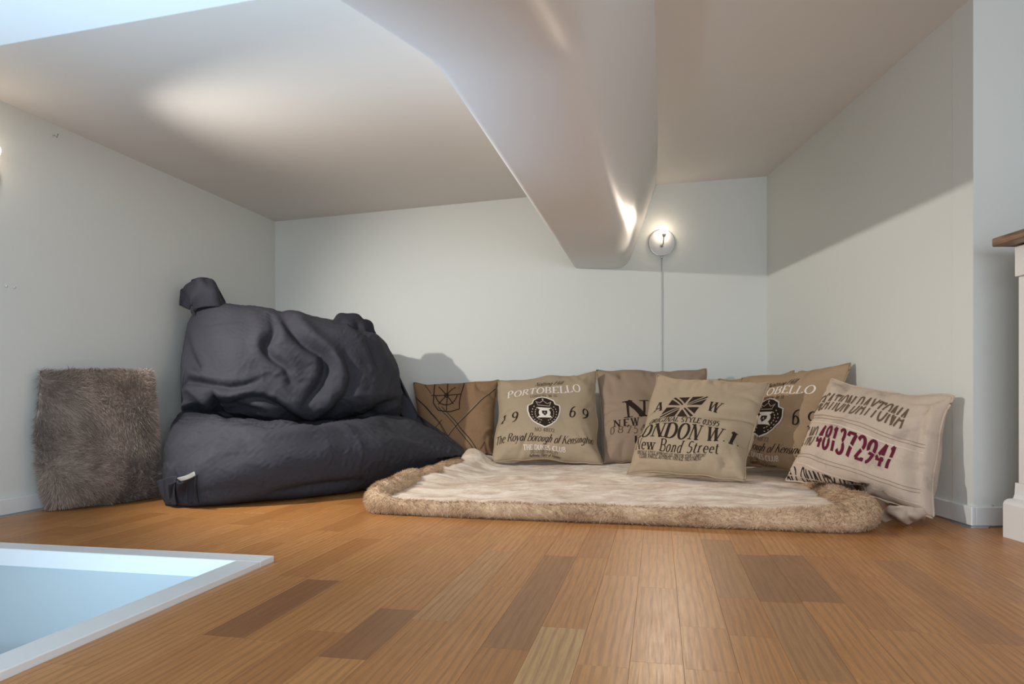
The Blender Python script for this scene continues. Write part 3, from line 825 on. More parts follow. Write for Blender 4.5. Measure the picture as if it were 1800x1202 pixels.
# first crest cushion
c = Cushion('linen_cushion', world_corners((874, 668, 3.80), (1049, 650, 3.80), (1062, 820, 3.42), (862, 812, 3.46)), (0.50, 0.50), 0.15, 5, M['linen'],
            dents=[(.97, .46, .10, .10, 0, .028), (.15, .12, .16, .03, -.5, .010)])
tag(c.root, 'linen cushion with printed crest beside the burlap compass cushion', 'cushion', 'cushions along the walls')
portobello(c); c.seam(0.003, M['linen'])

# rose-grey cushion
c = Cushion('linen_cushion', world_corners((1046, 646, 3.88), (1244, 646, 3.90), (1236, 822, 3.46), (1056, 822, 3.48)), (0.58, 0.52), 0.14, 8, M['linen_pink'],
            dents=[(.50, .95, .05, .12, .2, .012)])
tag(c.root, 'rosy grey linen cushion lettered NEW J and 08754', 'cushion', 'cushions along the walls')
c.text('N.J.', .50*c.W, .475*c.H, .085, .30, .24, .06, 0, M['ink'])
c.text('NEW JERSEY', .485*c.W, .350*c.H, .034, .40, .22, .09, 0, M['ink'], gap=.34)
c.text('08754 TOMS', .475*c.W, .285*c.H, .034, .43, .13, .08, 0, M['ink_soft'], gap=.36)
c.text('USA', .46*c.W, .195*c.H, .036, .15, .22, .09, 0, M['ink'], gap=.34)
c.seam(0.003, M['linen_pink'])

# cushion wedged in the corner
c = Cushion('linen_cushion', [Vector((1.10, 3.87, .500)), Vector((1.385, 3.50, .535)), Vector((1.30, 3.36, .068)), Vector((1.03, 3.68, .068))], (0.50, 0.48), 0.12, 12, M['linen_tan'])
tag(c.root, 'plain tan linen cushion wedged in the corner behind the others', 'cushion', 'cushions along the walls')
c.seam(0.003, M['linen_tan'])

# Union flag cushion
c = Cushion('linen_cushion', world_corners((1155, 655, 3.26), (1354, 666, 2.94), (1310, 844, 2.70), (1098, 830, 3.02)), (0.50, 0.50), 0.13, 21, M['linen'],
            dents=[(.88, .58, .24, .038, .25, .042), (.97, .40, .09, .15, .1, .045), (.82, .10, .10, .05, .7, .024), (.70, .93, .20, .05, -.3, .008)])
tag(c.root, 'grey beige linen cushion with a black Union flag and LONDON W.1.', 'cushion', 'cushions along the walls')
W, H = c.W, c.H
fx, fy, fw, fh = .40*W, .590*H, .150, .110
def flag(poly): return [(fx+px*fw/2+py*.02, fy+py*fh/2) for px, py in poly]
fl_polys = []
for sx in (-1, 1):
    for sy in (-1, 1):
        for tri in ([(.08, .30), (.08, .98), (.72, .98)], [(.27, .12), (.98, .12), (.98, .72)], [(.11, .20), (.17, .14), (.98, .88), (.88, .98)]):
            p = flag([(sx*a, sy*b) for a, b in tri])
            if sx*sy < 0: p = p[::-1]
            fl_polys.append(p)
c.flat('flag_print', fl_polys, M['ink'])
c.text('A', fx-.120, fy+.005, .042, .040, .20, .08, .25, M['ink']); c.text('W', fx+.125, fy+.005, .042, .046, .20, .08, .25, M['ink'])
c.text('ORIGINAL STYLE 03595', .44*W, .452*H, .024, .300, .18, .08, .12, M['ink'])
c.text('LONDON W.1.', .475*W, .352*H, .062, .435, .21, .065, .08, M['ink'])
c.text('New Bond Street', .435*W, .226*H, .050, .345, .13, .06, 0, M['ink'])
c.text('VINTAGE STYLE APPROVED SIZE 1960 FOR YOUR COMFORT', .41*W, .152*H, .013, .285, .15, .10, 0, M['ink'])
c.text('CLERK PARCEL AUTHENTIC VINTAGE TREATMENT.', .41*W, .124*H, .013, .260, .15, .10, 0, M['ink'])
c.seam(0.003, M['linen'])

# second crest cushion
c = Cushion('linen_cushion', world_corners((1304, 662, 3.48), (1497, 636, 2.92), (1446, 846, 2.74), (1272, 816, 3.32)), (0.48, 0.47), 0.13, 31, M['linen_tan'],
            dents=[(.75, .42, .30, .05, -.15, .012)])
tag(c.root, 'tan linen crest cushion leaning on the right wall behind the stencilled cushion', 'cushion', 'cushions along the walls')
portobello(c, 0.468); c.seam(0.003, M['linen_tan'])

# stencilled canvas cushion
c = Cushion('canvas_cushion', world_corners((1462, 664, 2.74), (1682, 693, 2.19), (1640, 910, 2.17), (1380, 846, 2.60)), (0.58, 0.46), 0.22, 44, M['canvas'],
            dents=[(.22, .96, .04, .14, .5, .012), (.90, .45, .022, .45, .05, .022), (.95, .2, .05, .10, .4, .012)], sag=0.35)
tag(c.root, 'pale washed canvas cushion stencilled in brown and burgundy beside the baseboard', 'cushion', 'cushions along the walls')
W, H = c.W, c.H
c.text('LOCATION DAYTONA', .405*W, .700*H, .078, .435, .20, .10, .10, M['ink_soft'], stencil=True)
c.text('FILE NO', .125*W, .375*H, .072, .135, .20, .10, .10, M['ink_soft'], stencil=True)
c.text('481372941', .530*W, .375*H, .084, .305, .22, .13, .06, M['ink_red'], stencil=True)
c.text('ALL QUALITY U.S.A', .30*W, .045*H, .060, .34, .20, .12, .15, M['ink'], stencil=True)
for ln_ in ([(.02*W, .57*H), (.93*W, .54*H)], [(.02*W, .545*H), (.93*W, .515*H)], [(.02*W, .22*H), (.93*W, .20*H)], [(.02*W, .195*H), (.93*W, .175*H)]): c.lines('stitch_line', [ln_], .0022, M['thread'])
for ln_ in ([(.02*W, .51*H), (.93*W, .47*H)], [(.02*W, .15*H), (.95*W, .09*H)]): c.lines('hem', [ln_], .004, M['seam'])
c.seam(0.004, M['canvas'])
canvas_root = c.root

# ------------------------------------------------------------------ fur blades
def fur(name, parent, V, Fc, mat, count, length, width, seed, bias, spread=0.6, zmin=0.001, mask=None):
    r = np.random.RandomState(seed)
    V = np.asarray(V, float); Fc = np.asarray(Fc, int)
    tri = np.concatenate([Fc[:, [0, 1, 2]], Fc[:, [0, 2, 3]]])
    a, b, c_ = V[tri[:, 0]], V[tri[:, 1]], V[tri[:, 2]]
    n = np.cross(b-a, c_-a); ar = np.linalg.norm(n, axis=1)
    if mask is not None: ar = ar*mask((a+b+c_)/3, norm(n))
    idx = r.choice(len(tri), count, p=ar/ar.sum())
    u, v = r.rand(count), r.rand(count); fl_ = u+v > 1; u[fl_], v[fl_] = 1-u[fl_], 1-v[fl_]
    p = a[idx]+(b-a)[idx]*u[:, None]+(c_-a)[idx]*v[:, None]
    nn = norm(n)[idx]
    lf = np.stack([np.sin(p[:, 0]*17+p[:, 2]*9), np.cos(p[:, 1]*15+p[:, 0]*8), np.sin(p[:, 2]*19+p[:, 1]*7)], -1)
    comb = np.asarray(bias)+lf*0.9+r.normal(0, spread*0.6, (count, 3))
    comb = norm(comb-nn*np.sum(comb*nn, axis=1, keepdims=True))
    d = norm(nn*r.uniform(0.35, 1.1, (count, 1))+comb)
    L = length*r.uniform(0.55, 1.2, count)[:, None]
    side = norm(np.cross(d, nn)+r.normal(0, 0.45, (count, 3)))*width*0.5*r.uniform(0.6, 1.6, (count, 1))
    side *= np.sign(np.sum(np.cross(side, d)*nn, axis=1, keepdims=True))
    tip = p+d*L+np.array([0, 0, -0.12])*L
    tip[:, 2] = np.maximum(tip[:, 2], zmin)
    mid = p+d*L*0.55
    mid[:, 2] = np.maximum(mid[:, 2], zmin)
    vs = np.stack([p-side, p+side, mid+side*0.8, mid-side*0.8, tip], 1).reshape(-1, 3)
    me = bpy.data.meshes.new(name); nV = len(vs)
    base = np.arange(count)*5
    quads = np.stack([base, base+1, base+2, base+3], 1); tris = np.stack([base+3, base+2, base+4], 1)
    me.vertices.add(nV); me.vertices.foreach_set('co', vs.ravel())
    loops = np.concatenate([quads.ravel(), tris.ravel()])
    me.loops.add(len(loops)); me.loops.foreach_set('vertex_index', loops)
    me.polygons.add(2*count)
    me.polygons.foreach_set('loop_start', np.concatenate([np.arange(count)*4, 4*count+np.arange(count)*3]))
    me.polygons.foreach_set('loop_total', np.concatenate([np.full(count, 4), np.full(count, 3)]))
    me.update(calc_edges=True); me.validate()
    me.materials.append(mat)
    o = bpy.data.objects.new(name, me); COL.objects.link(o); o['kind'] = 'stuff'
    return keep(o, parent)

# taupe fur pillow against the left wall
c = Cushion('fur_pillow', world_corners((30, 632, 2.42), (276, 638, 2.85), (280, 878, 2.78), (76, 906, 2.40)), (0.50, 0.50), 0.19, 61, M['fur_taupe'], dents=[(.30, .98, .10, .05, 0, .01)], wall_gap=0.033, rnd=0.20, wrinkles=8)
tag(c.root, 'plump taupe faux fur pillow standing against the left wall', 'pillow')
fur('fur', c.root, np.concatenate([c.F.reshape(-1, 3), c.B.reshape(-1, 3)]), grid_faces(c.N, c.N)+grid_faces(c.N, c.N, off=c.N*c.N, flip=True),
    M['fur_taupe'], 85000, 0.026, 0.0016, 5, (0.35, -0.2, -0.5), 0.7)

# ------------------------------------------------------------------ mattress with fur edge
mt = empty('fur_edged_mat', M0); tag(mt, 'cream floor mat with a rolled tan fur edge in front of the cushions', 'mat')
def MP(a, b, z): return M0+MU*a+MW*b+Vector((0, 0, z))
na, nb = 130, 110
vs = []
for i in range(na):
    for j in range(nb):
        a = 0.012+(ML-0.024)*i/(na-1); b = 0.02+(MD-0.02)*j/(nb-1)
        p = MP(a, b, 0)
        z = mat_top(a, b)
        vs.append(MP(a, b, z))
top = len(vs)
fs = grid_faces(na, nb)
ring = [i*nb for i in range(na)]+[(na-1)*nb+j for j in range(1, nb)]+[i*nb+nb-1 for i in range(na-2, -1, -1)]+[j for j in range(nb-2, 0, -1)]
k0 = len(vs)
for r_ in ring: p = vs[r_]; vs.append(Vector((p.x, p.y, 0.002)))
for q in range(len(ring)):
    q2 = (q+1) % len(ring); fs.append((ring[q2], ring[q], k0+q, k0+q2))
fs.append(tuple(range(k0, k0+len(ring)))[::-1])
o = obj('pad', vs, fs, M['suede'], None, True); keep(o, mt); o['label'] = 'cream suede top with brownish flecks'
# rolled edge: path with radius
path = [(0.03, MD-0.30, .036), (0.02, 1.0, .046), (0.0, 0.80, .044), (0.02, 0.62, .047), (0.0, 0.42, .050), (0.012, 0.26, .047), (0.008, 0.12, .044), (0.03, 0.036, .036), (0.10, 0.018, .026), (0.22, 0.014, .0235), (0.5, 0.012, .025), (0.8, 0.016, .026), (1.1, 0.012, .028),
        (ML-0.22, 0.012, .031), (ML-0.09, 0.016, .038), (ML-0.01, 0.055, .048), (ML+0.012, 0.14, .050), (ML-0.005, 0.28, .044), (ML-0.01, 0.5, .040), (ML-0.02, 0.8, .036)]
ctl = catmull(path, 190)
seg = 16; vs = []
for i, (a, b, r_) in enumerate(ctl):
    pa, pb = ctl[max(i-1, 0)], ctl[min(i+1, len(ctl)-1)]
    t = (MU*(pb[0]-pa[0])+MW*(pb[1]-pa[1])).normalized(); sd_ = Vector((t.y, -t.x, 0))
    wob = 1+0.10*mnoise.noise(Vector((a*9, b*9, 5)))+0.06*mnoise.noise(Vector((a*25, b*25, 2)))
    cc = MP(a, b, 0)
    for k_ in range(seg):
        an = 2*math.pi*k_/seg
        rr = r_*wob*(1+0.05*mnoise.noise(Vector((a*20, b*20, an))))
        v = cc+sd_*math.cos(an)*rr*0.95+Vector((0, 0, r_*wob+math.sin(an)*rr))
        v.z = max(v.z, 0.002); vs.append(v)
fs = grid_faces(len(ctl), seg, wrap_v=True)
fr = fs[:]
fr2 = fs+[tuple(range(seg))[::-1], tuple(range((len(ctl)-1)*seg, len(ctl)*seg))]
o = obj('fur_roll', vs, fr2, M['fur_tan'], None, True)
bm = bmesh.new(); bm.from_mesh(o.data); bmesh.ops.recalc_face_normals(bm, faces=bm.faces); bm.to_mesh(o.data); bm.free()
keep(o, mt)
cen = np.repeat(np.array([MP(a, b, r_) for a, b, r_ in ctl]), seg, axis=0)
Va = np.array([tuple(v) for v in vs])
f0 = fs[0]; nn0 = np.cross(Va[f0[1]]-Va[f0[0]], Va[f0[2]]-Va[f0[0]])
if np.dot(nn0, Va[f0[0]]-cen[f0[0]]) < 0: fr = [f[::-1] for f in fr]
fur('fur', mt, Va, fr, M['fur_tan'], 55000, 0.015, 0.0013, 9, (0.1, -0.3, -0.2), 0.7)

# ------------------------------------------------------------------ bean bag
ROWS = [
 [(290, 889, 2.56), (360, 889, 2.55), (450, 882, 2.64), (560, 871, 2.80), (645, 860, 2.98), (735, 838, 3.25), (806, 812, 3.46)],
 [(274, 862, 2.60), (345, 862, 2.49), (450, 850, 2.54), (560, 836, 2.68), (655, 826, 2.86), (745, 815, 3.18), (818, 806, 3.47)],
 [(274, 820, 2.66), (350, 818, 2.52), (455, 800, 2.56), (565, 790, 2.69), (665, 786, 2.88), (755, 796, 3.20), (832, 801, 3.50)],
 [(286, 775, 2.76), (375, 765, 2.66), (462, 752, 2.70), (570, 750, 2.83), (660, 752, 3.02), (755, 772, 3.30), (828, 795, 3.56)],
 [(300, 742, 2.92), (390, 736, 2.90), (470, 742, 2.94), (570, 744, 3.05), (640, 735, 3.22), (720, 742, 3.44), (790, 772, 3.66)],
 [(316, 722, 3.03), (400, 728, 3.12), (480, 740, 3.18), (560, 743, 3.26), (630, 728, 3.40), (694, 734, 3.52), (697, 742, 3.72)],
 [(318, 706, 3.00), (400, 700, 2.98), (480, 716, 3.03), (560, 712, 3.12), (635, 700, 3.24), (697, 706, 3.44), (704, 720, 3.68)],
 [(326, 660, 3.04), (400, 655, 2.99), (480, 660, 3.04), (555, 655, 3.13), (630, 650, 3.24), (697, 668, 3.44), (698, 675, 3.68)],
 [(330, 620, 3.08), (400, 610, 3.02), (480, 605, 3.07), (555, 605, 3.15), (630, 605, 3.26), (689, 632, 3.46), (688, 640, 3.68)],
 [(320, 585, 3.12), (390, 570, 3.08), (472, 568, 3.13), (555, 575, 3.20), (630, 580, 3.32), (676, 604, 3.50), (670, 608, 3.68)],
 [(330, 548, 3.18), (385, 536, 3.18), (455, 541, 3.24), (535, 554, 3.32), (605, 572, 3.42), (655, 588, 3.54), (656, 594, 3.68)],
]
BK = [[(-1.40, 3.32), (-1.32, 3.48), (-1.20, 3.62), (-1.06, 3.72), (-.90, 3.78), (-.76, 3.80), (-.70, 3.78)], [(-1.41, 3.30), (-1.31, 3.50), (-1.18, 3.65), (-1.04, 3.76), (-.88, 3.82), (-.70, 3.82), (-.52, 3.78)]]
ctlrows = [[np.array(P(*q)) for q in row] for row in ROWS]
tops = ctlrows[-1]
ctlrows.append([np.array([x, y, tops[k_][2]-0.05]) for k_, (x, y) in enumerate(BK[0])])
ctlrows.append([np.array([x, y, 0.30]) for x, y in BK[1]])
ctlrows.append([np.array([x, y, 0.015]) for x, y in BK[1]])
ctlrows.append([0.5*(ctlrows[-1][k_]+ctlrows[0][k_])*np.array([1, 1, 0])+np.array([0, 0, 0.004]) for k_ in range(7)])
CR = np.array(ctlrows)                       # rows x cols x 3
NU, NV = 190, 130
tmp = np.stack([catmull(CR[:, j], NU, closed=True) for j in range(7)], 1)
BG = np.stack([catmull(tmp[i], NV) for i in range(NU)], 0)
# round off the two open ends
cen = BG.mean(0)
for j in range(8):
    k_ = math.sqrt(1-((8-j)/8.0)**2)*0.9+0.1
    BG[:, j] = cen[j]+(BG[:, j]-cen[j])*(0.55+0.45*k_); BG[:, NV-1-j] = cen[NV-1-j]+(BG[:, NV-1-j]-cen[NV-1-j])*(0.55+0.45*k_)
def wrap_normals(Gd):
    gu = np.roll(Gd, -1, 0)-np.roll(Gd, 1, 0); gv = np.gradient(Gd, axis=1)
    return norm(np.cross(gv, gu))
nb_ = wrap_normals(BG)
if np.sum(nb_*(BG-BG.mean((0,), keepdims=True))) < 0: nb_ = -nb_
proj = np.stack([BG[..., 0]/BG[..., 1]*FPX+CX, HY-(BG[..., 2]-CH)/BG[..., 1]*FPX], -1)
front = (np.arange(NU) < NU*11/15.0)[:, None]*1.0*np.ones((1, NV))
FOLDS = [  # design-space polyline, half width, depth (negative pushes in)
 ([(485, 535), (510, 577), (539, 606), (568, 627), (571, 656), (553, 692), (528, 722)], 9, -.034), ([(515, 556), (540, 585), (580, 622), (602, 660), (600, 705)], 11, .020),
 ([(474, 548), (482, 584), (468, 608), (478, 628), (503, 649), (512, 678)], 7, -.024), ([(440, 548), (455, 580), (440, 610)], 12, .012),
 ([(318, 672), (345, 672), (378, 678), (417, 682), (462, 668)], 6, -.026), ([(322, 582), (340, 630), (356, 662)], 6, -.014), ([(366, 680), (385, 717), (408, 732)], 7, -.024), ([(385, 690), (430, 690), (490, 700), (550, 730)], 6, .016),
 ([(405, 705), (460, 700), (510, 728), (556, 742)], 7, -.026), ([(600, 615), (616, 668), (593, 713), (552, 738)], 8, -.022), ([(650, 640), (650, 690), (610, 725)], 12, .014), ([(700, 702), (664, 716), (632, 735)], 7, -.024),
 ([(640, 590), (656, 618), (664, 655)], 6, -.016), ([(612, 568), (650, 590)], 5, -.014), ([(300, 745), (390, 735), (470, 748), (560, 744), (640, 732), (694, 738)], 7, -.022),
 ([(296, 820), (335, 790), (392, 758)], 8, -.018), ([(322, 862), (360, 815), (430, 778)], 12, .012), ([(470, 868), (560, 852), (650, 844)], 6, -.012), ([(668, 746), (720, 765), (790, 792)], 7, -.016), ([(430, 775), (520, 765), (620, 775)], 16, .008)]
for poly, hw, dep in FOLDS:
    pl = catmull([(a, b) for a, b in poly], 60) if len(poly) > 2 else np.array(resample(poly, 3))
    d = np.full(proj.shape[:2], 1e9)
    tp_ = np.zeros_like(d)
    for qi, q in enumerate(pl):
        dn = np.hypot(proj[..., 0]-q[0], proj[..., 1]-q[1]); mk = dn < d
        d = np.where(mk, dn, d); tp_ = np.where(mk, qi/(len(pl)-1), tp_)
    fade = np.sin(np.pi*np.clip(tp_, 0, 1))**0.6
    prof_ = np.exp(-(d/hw)**2)-(0.45*np.exp(-((d-2.3*hw)/(1.5*hw))**2) if dep < 0 else 0)
    BG = BG+nb_*(prof_*dep*front*fade)[..., None]
# small creases: ridged noise, strongest around the waist of the bag
for i in range(NU):
    for j in range(NV):
        if not front[i, j]: continue
        p = BG[i, j]; px_, py_ = proj[i, j]
        w = mnoise.noise_vector(Vector((p[0]*3, p[1]*3, p[2]*3)))
        q1 = Vector((p[0]*5+w.x*1.2, p[1]*3+w.y*1.2, p[2]*9+w.z*1.2+p[0]*2))
        q2 = Vector((p[0]*11+w.x*2+p[2]*4, p[1]*5+w.y*2, p[2]*14+w.z*2))
        r1 = 1-2*abs(mnoise.noise(q1)); r2 = 1-2*abs(mnoise.noise(q2))
        k_ = 0.25+0.75*math.exp(-((py_-690)/75)**2)
        BG[i, j] = p+nb_[i, j]*(0.010*r1*k_+0.004*r2*(0.3+0.7*k_))
# excess cloth buckles into wrinkles
base = BG.copy(); Pm = BG.copy()
rg = np.random.RandomState(4)
nz = np.zeros((NU, NV))
for q in range(26):
    fu, fv, ph = rg.uniform(2, 26), rg.uniform(2, 22), rg.uniform(0, 6.28)
    nz += np.sin(fu*np.arange(NU)[:, None]/NU*6.28*0.5+fv*np.arange(NV)[None]/NV*6.28*0.5*(1 if q % 2 else -1)+ph)
Pm += nb_*(nz*0.0009)[..., None]
ru = np.linalg.norm(np.diff(base, axis=0), axis=-1, keepdims=True)*1.12
rv = np.linalg.norm(np.diff(base, axis=1), axis=-1, keepdims=True)*1.12
def proj_var(Pm, axis, rest):
    n = Pm.shape[axis]
    for st in (0, 1):
        m = (n-st)//2
        ia = [slice(None)]*3; ib = [slice(None)]*3
        ia[axis] = slice(st, st+2*m, 2); ib[axis] = slice(st+1, st+2*m, 2)
        a, b = Pm[tuple(ia)], Pm[tuple(ib)]
        rr = rest[tuple(ia)]
        d = b-a; L = np.linalg.norm(d, axis=-1, keepdims=True)
        c_ = d*(0.45*(L-rr)/np.maximum(L, 1e-9)); Pm[tuple(ia)] = a+c_; Pm[tuple(ib)] = b-c_
for it in range(130):
    proj_var(Pm, 0, ru); proj_var(Pm, 1, rv)
    Pm[1:-1, 1:-1] += 0.035*(0.25*(Pm[2:, 1:-1]+Pm[:-2, 1:-1]+Pm[1:-1, 2:]+Pm[1:-1, :-2])-Pm[1:-1, 1:-1])
    Pm += 0.016*(base-Pm)
Pm[..., 2] = np.maximum(Pm[..., 2], 0.002)
ra_ = (Pm[..., 0]-M0.x)*MU.x+(Pm[..., 1]-M0.y)*MU.y; rb_ = (Pm[..., 0]-M0.x)*MW.x+(Pm[..., 1]-M0.y)*MW.y
ov = np.clip(ra_+0.056, 0, None)*(Pm[..., 2] < 0.10)*(rb_ < 1.15)
Pm[..., 0] -= ov*MU.x; Pm[..., 1] -= ov*MU.y
Pm[..., 1] = np.where(Pm[..., 0] > -0.56, np.minimum(Pm[..., 1], 3.60), Pm[..., 1])
lim = left_x(Pm[..., 1])+0.016; Pm[..., 0] = np.maximum(Pm[..., 0], lim)
Pm[..., 1] = np.minimum(Pm[..., 1], YB-0.03)
bb = empty('bean_bag', F(450, 882)); tag(bb, 'big slouched charcoal canvas bean bag filling the left corner', 'bean bag')
vs = [tuple(v) for v in Pm.reshape(-1, 3)]
fs = grid_faces(NU, NV, wrap_u=True)
e0 = len(vs); vs.append(tuple(Pm[:, 0].mean(0))); vs.append(tuple(Pm[:, -1].mean(0)))
for i in range(NU):
    i2 = (i+1) % NU
    fs.append((i2*NV, i*NV, e0)); fs.append((i*NV+NV-1, i2*NV+NV-1, e0+1))
o = obj('cover', vs, fs, M['bag'], None, True)
bm = bmesh.new(); bm.from_mesh(o.data); bmesh.ops.recalc_face_normals(bm, faces=bm.faces); bm.to_mesh(o.data); bm.free()
sub = o.modifiers.new('smooth', 'SUBSURF'); sub.levels = 1; sub.render_levels = 1
keep(o, bb)
def tuft(rows, n_u, n_v, amp, seed, mat, name='corner_tuft', thick=0.012, par=None):
    C = np.array([[tuple(P(*q)) for q in r] for r in rows])
    t_ = np.stack([catmull(C[:, j], n_u) for j in range(C.shape[1])], 1)
    g = np.stack([catmull(t_[i], n_v) for i in range(n_u)], 0)
    nn = grid_normals(g)
    r = np.random.RandomState(seed)
    u = np.linspace(0, 1, n_u)[:, None]; v = np.linspace(0, 1, n_v)[None]
    z = np.zeros((n_u, n_v))
    for q in range(5): z += np.sin(v*r.uniform(6, 26)+u*r.uniform(-5, 5)+r.uniform(0, 6))
    g = g+nn*(z*amp/5)[..., None]
    o = obj(name, [tuple(v_) for v_ in g.reshape(-1, 3)], grid_faces(n_u, n_v), mat, None, True)
    md = o.modifiers.new('thick', 'SOLIDIFY'); md.thickness = thick; md.offset = 0
    sb_ = o.modifiers.new('smooth', 'SUBSURF'); sb_.levels = 1; sb_.render_levels = 1
    return keep(o, par or bb)
# upper left ear: a folded corner of the cover standing up, its tip flopping to the left
tuft([[(345, 560, 3.14), (338, 548, 3.13), (358, 540, 3.12), (386, 540, 3.14), (402, 546, 3.20)],
      [(338, 545, 3.13), (338, 525, 3.10), (358, 515, 3.10), (380, 517, 3.13), (396, 536, 3.20)],
      [(331, 532, 3.14), (337, 508, 3.11), (356, 500, 3.10), (374, 502, 3.14), (388, 522, 3.20)],
      [(322, 512, 3.15), (336, 494, 3.13), (352, 490, 3.12), (366, 491, 3.15), (380, 508, 3.20)]], 22, 30, .012, 3, M['bag'])
tuft([[(338, 494, 3.15), (324, 504, 3.14), (318, 512, 3.14)], [(336, 515, 3.12), (328, 520, 3.12), (317, 526, 3.14)], [(334, 545, 3.12), (325, 541, 3.12), (316, 537, 3.14)]], 16, 16, .010, 5, M['bagdark'], thick=0.010)
tuft([[(336, 494, 3.16), (352, 489, 3.17), (368, 491, 3.19), (380, 502, 3.21), (396, 534, 3.24)], [(338, 500, 3.19), (352, 496, 3.20), (366, 498, 3.22), (376, 510, 3.24), (390, 540, 3.27)]], 8, 24, .004, 8, M['bagdark'], thick=0.014)
# upper right ear: a twisted bundle lying on the top edge
tuft([[(570, 570, 3.44), (584, 562, 3.44), (602, 551, 3.46), (628, 559, 3.48), (646, 563, 3.50), (661, 584, 3.54)],
      [(574, 574, 3.40), (588, 568, 3.38), (606, 566, 3.38), (628, 574, 3.41), (644, 580, 3.44), (658, 590, 3.50)],
      [(580, 578, 3.40), (594, 580, 3.38), (612, 582, 3.38), (630, 590, 3.41), (644, 596, 3.45), (654, 600, 3.50)]], 22, 40, .022, 12, M['bagdark'], thick=0.02)
# front corner: folded-in corner with a pale woven tag
tuft([[(276, 845, 2.585), (296, 838, 2.55), (310, 836, 2.50)], [(282, 868, 2.575), (298, 866, 2.53), (308, 862, 2.49)], [(292, 886, 2.555), (300, 888, 2.52), (310, 888, 2.49)]], 14, 14, .008, 15, M['bag'], thick=0.008)
tuft([[(300, 848, 2.495), (318, 846, 2.475), (346, 834, 2.45)], [(300, 868, 2.515), (320, 864, 2.50), (345, 858, 2.47)], [(298, 884, 2.52), (325, 884, 2.50), (352, 884, 2.485)]], 16, 20, .022, 17, M['bagdark'], thick=0.008)
o = tuft([[(310, 840, 2.47), (328, 835, 2.455), (342, 828, 2.44)], [(318, 846, 2.465), (332, 842, 2.45), (344, 836, 2.435)]], 5, 10, .002, 19, M['tag'], 'tag', 0.003)
o['label'] = 'pale woven tag in the folded corner'
tuft([[(1550, 893, 2.20), (1575, 889, 2.15), (1600, 890, 2.14), (1622, 893, 2.15)], [(1546, 904, 2.20), (1572, 904, 2.13), (1600, 908, 2.13), (1628, 906, 2.16)], [(1556, 914, 2.21), (1580, 918, 2.18), (1602, 918, 2.19), (1624, 914, 2.21)]], 14, 26, .010, 23, M['canvas'], 'cover_flap', .006, canvas_root)

# ------------------------------------------------------------------ wall lamps
bulb_m = Mat('lit_bulb', (1, 1, 1, 1)); bulb_m.b.inputs['Emission Color'].default_value = (1.0, 0.82, 0.60, 1); bulb_m.b.inputs['Emission Strength'].default_value = 16
M['bulb'] = bulb_m.m
def wall_lamp(p, n, label, watt, cord_to, aim=None, cone=104, tint=(1.0, 0.90, 0.78), blend=0.45):
    n = Vector(n).normalized(); p = Vector(p)
    r = empty('wall_lamp', p); tag(r, label, 'lamp', 'small round wall lamps')
    lathe('back_plate', [(0.0001, 0.001), (0.0715, 0.001), (0.0730, 0.004), (0.0715, 0.013), (0.0001, 0.014)], M['plate'], r, p, n, 48)
    lathe('rim', [(0.0720, 0.0015), (0.0738, 0.0015), (0.0738, 0.0105), (0.0720, 0.0105)], M['steel'], r, p, n, 48)
    up = Vector((0, 0, 1)); b = p+up*0.060+n*0.062
    tube('arm', [p+n*0.012-up*0.018, p+n*0.040-up*0.012, p+n*0.054+up*0.010, b-up*0.024], 0.0035, M['steel'], r)
    so_ = lathe('socket', [(0.0001, -0.038), (0.010, -0.038), (0.011, -0.021), (0.006, -0.0195), (0.0001, -0.0195)], M['steel'], r, b, up, 20)
    lathe('knob', [(0.0001, 0.013), (0.008, 0.013), (0.010, 0.022), (0.006, 0.030), (0.0001, 0.031)], M['steel'], r, p-up*0.020-Vector((0.004, 0, 0)), n, 20)
    prof = [(max(0.0001, 0.022*math.sin(math.pi*k_/12)), -0.022*math.cos(math.pi*k_/12)) for k_ in range(13)]
    lathe('bulb', prof, M['bulb'], so_, b, up, 24)
    lathe('cord_grip', [(0.0001, 0), (0.007, 0), (0.005, 0.012), (0.0001, 0.012)], M['steel'], r, p-up*0.078+n*0.007, -up, 16)
    tube('cord', [p-up*0.088+n*0.006, p-up*0.2+n*0.005, Vector((p.x, p.y, 0))+n*0.005+up*((p.z+cord_to)/2), Vector((p.x, p.y, cord_to))+n*0.005], 0.0026, M['cord'], r, 8)
    if aim is None: light('bulb_light', 'POINT', b+n*0.03, watt, (1.0, 0.80, 0.58), 0.018)
    else:
        sp = light('bulb_light', 'SPOT', b+n*0.03, watt, tint, 0.018, target=b+n*0.03+Vector(aim))
        sp.data.spot_size = math.radians(cone); sp.data.spot_blend = blend
    return b
wall_lamp(P(1163, 427, YB-0.001), (0, -1, 0), 'small round wall lamp with a bare bulb and cord on the back wall', 20.0, 0.062, (-0.34, -2.0, -1.22), 66, (1.0, 0.84, 0.66), 0.75)
lw = Vector((left_x(2.245), 2.245, 1.092))
wall_lamp(lw+Vector((0.001, 0, 0)), (DY, -DX, 0), 'small round wall lamp with a bare bulb on the left wall', 82.0, 0.062, (math.cos(.46)*math.cos(.42), math.sin(.46)*math.cos(.42), -math.sin(.42)), 112, (1.0, 0.945, 0.87), 0.75)

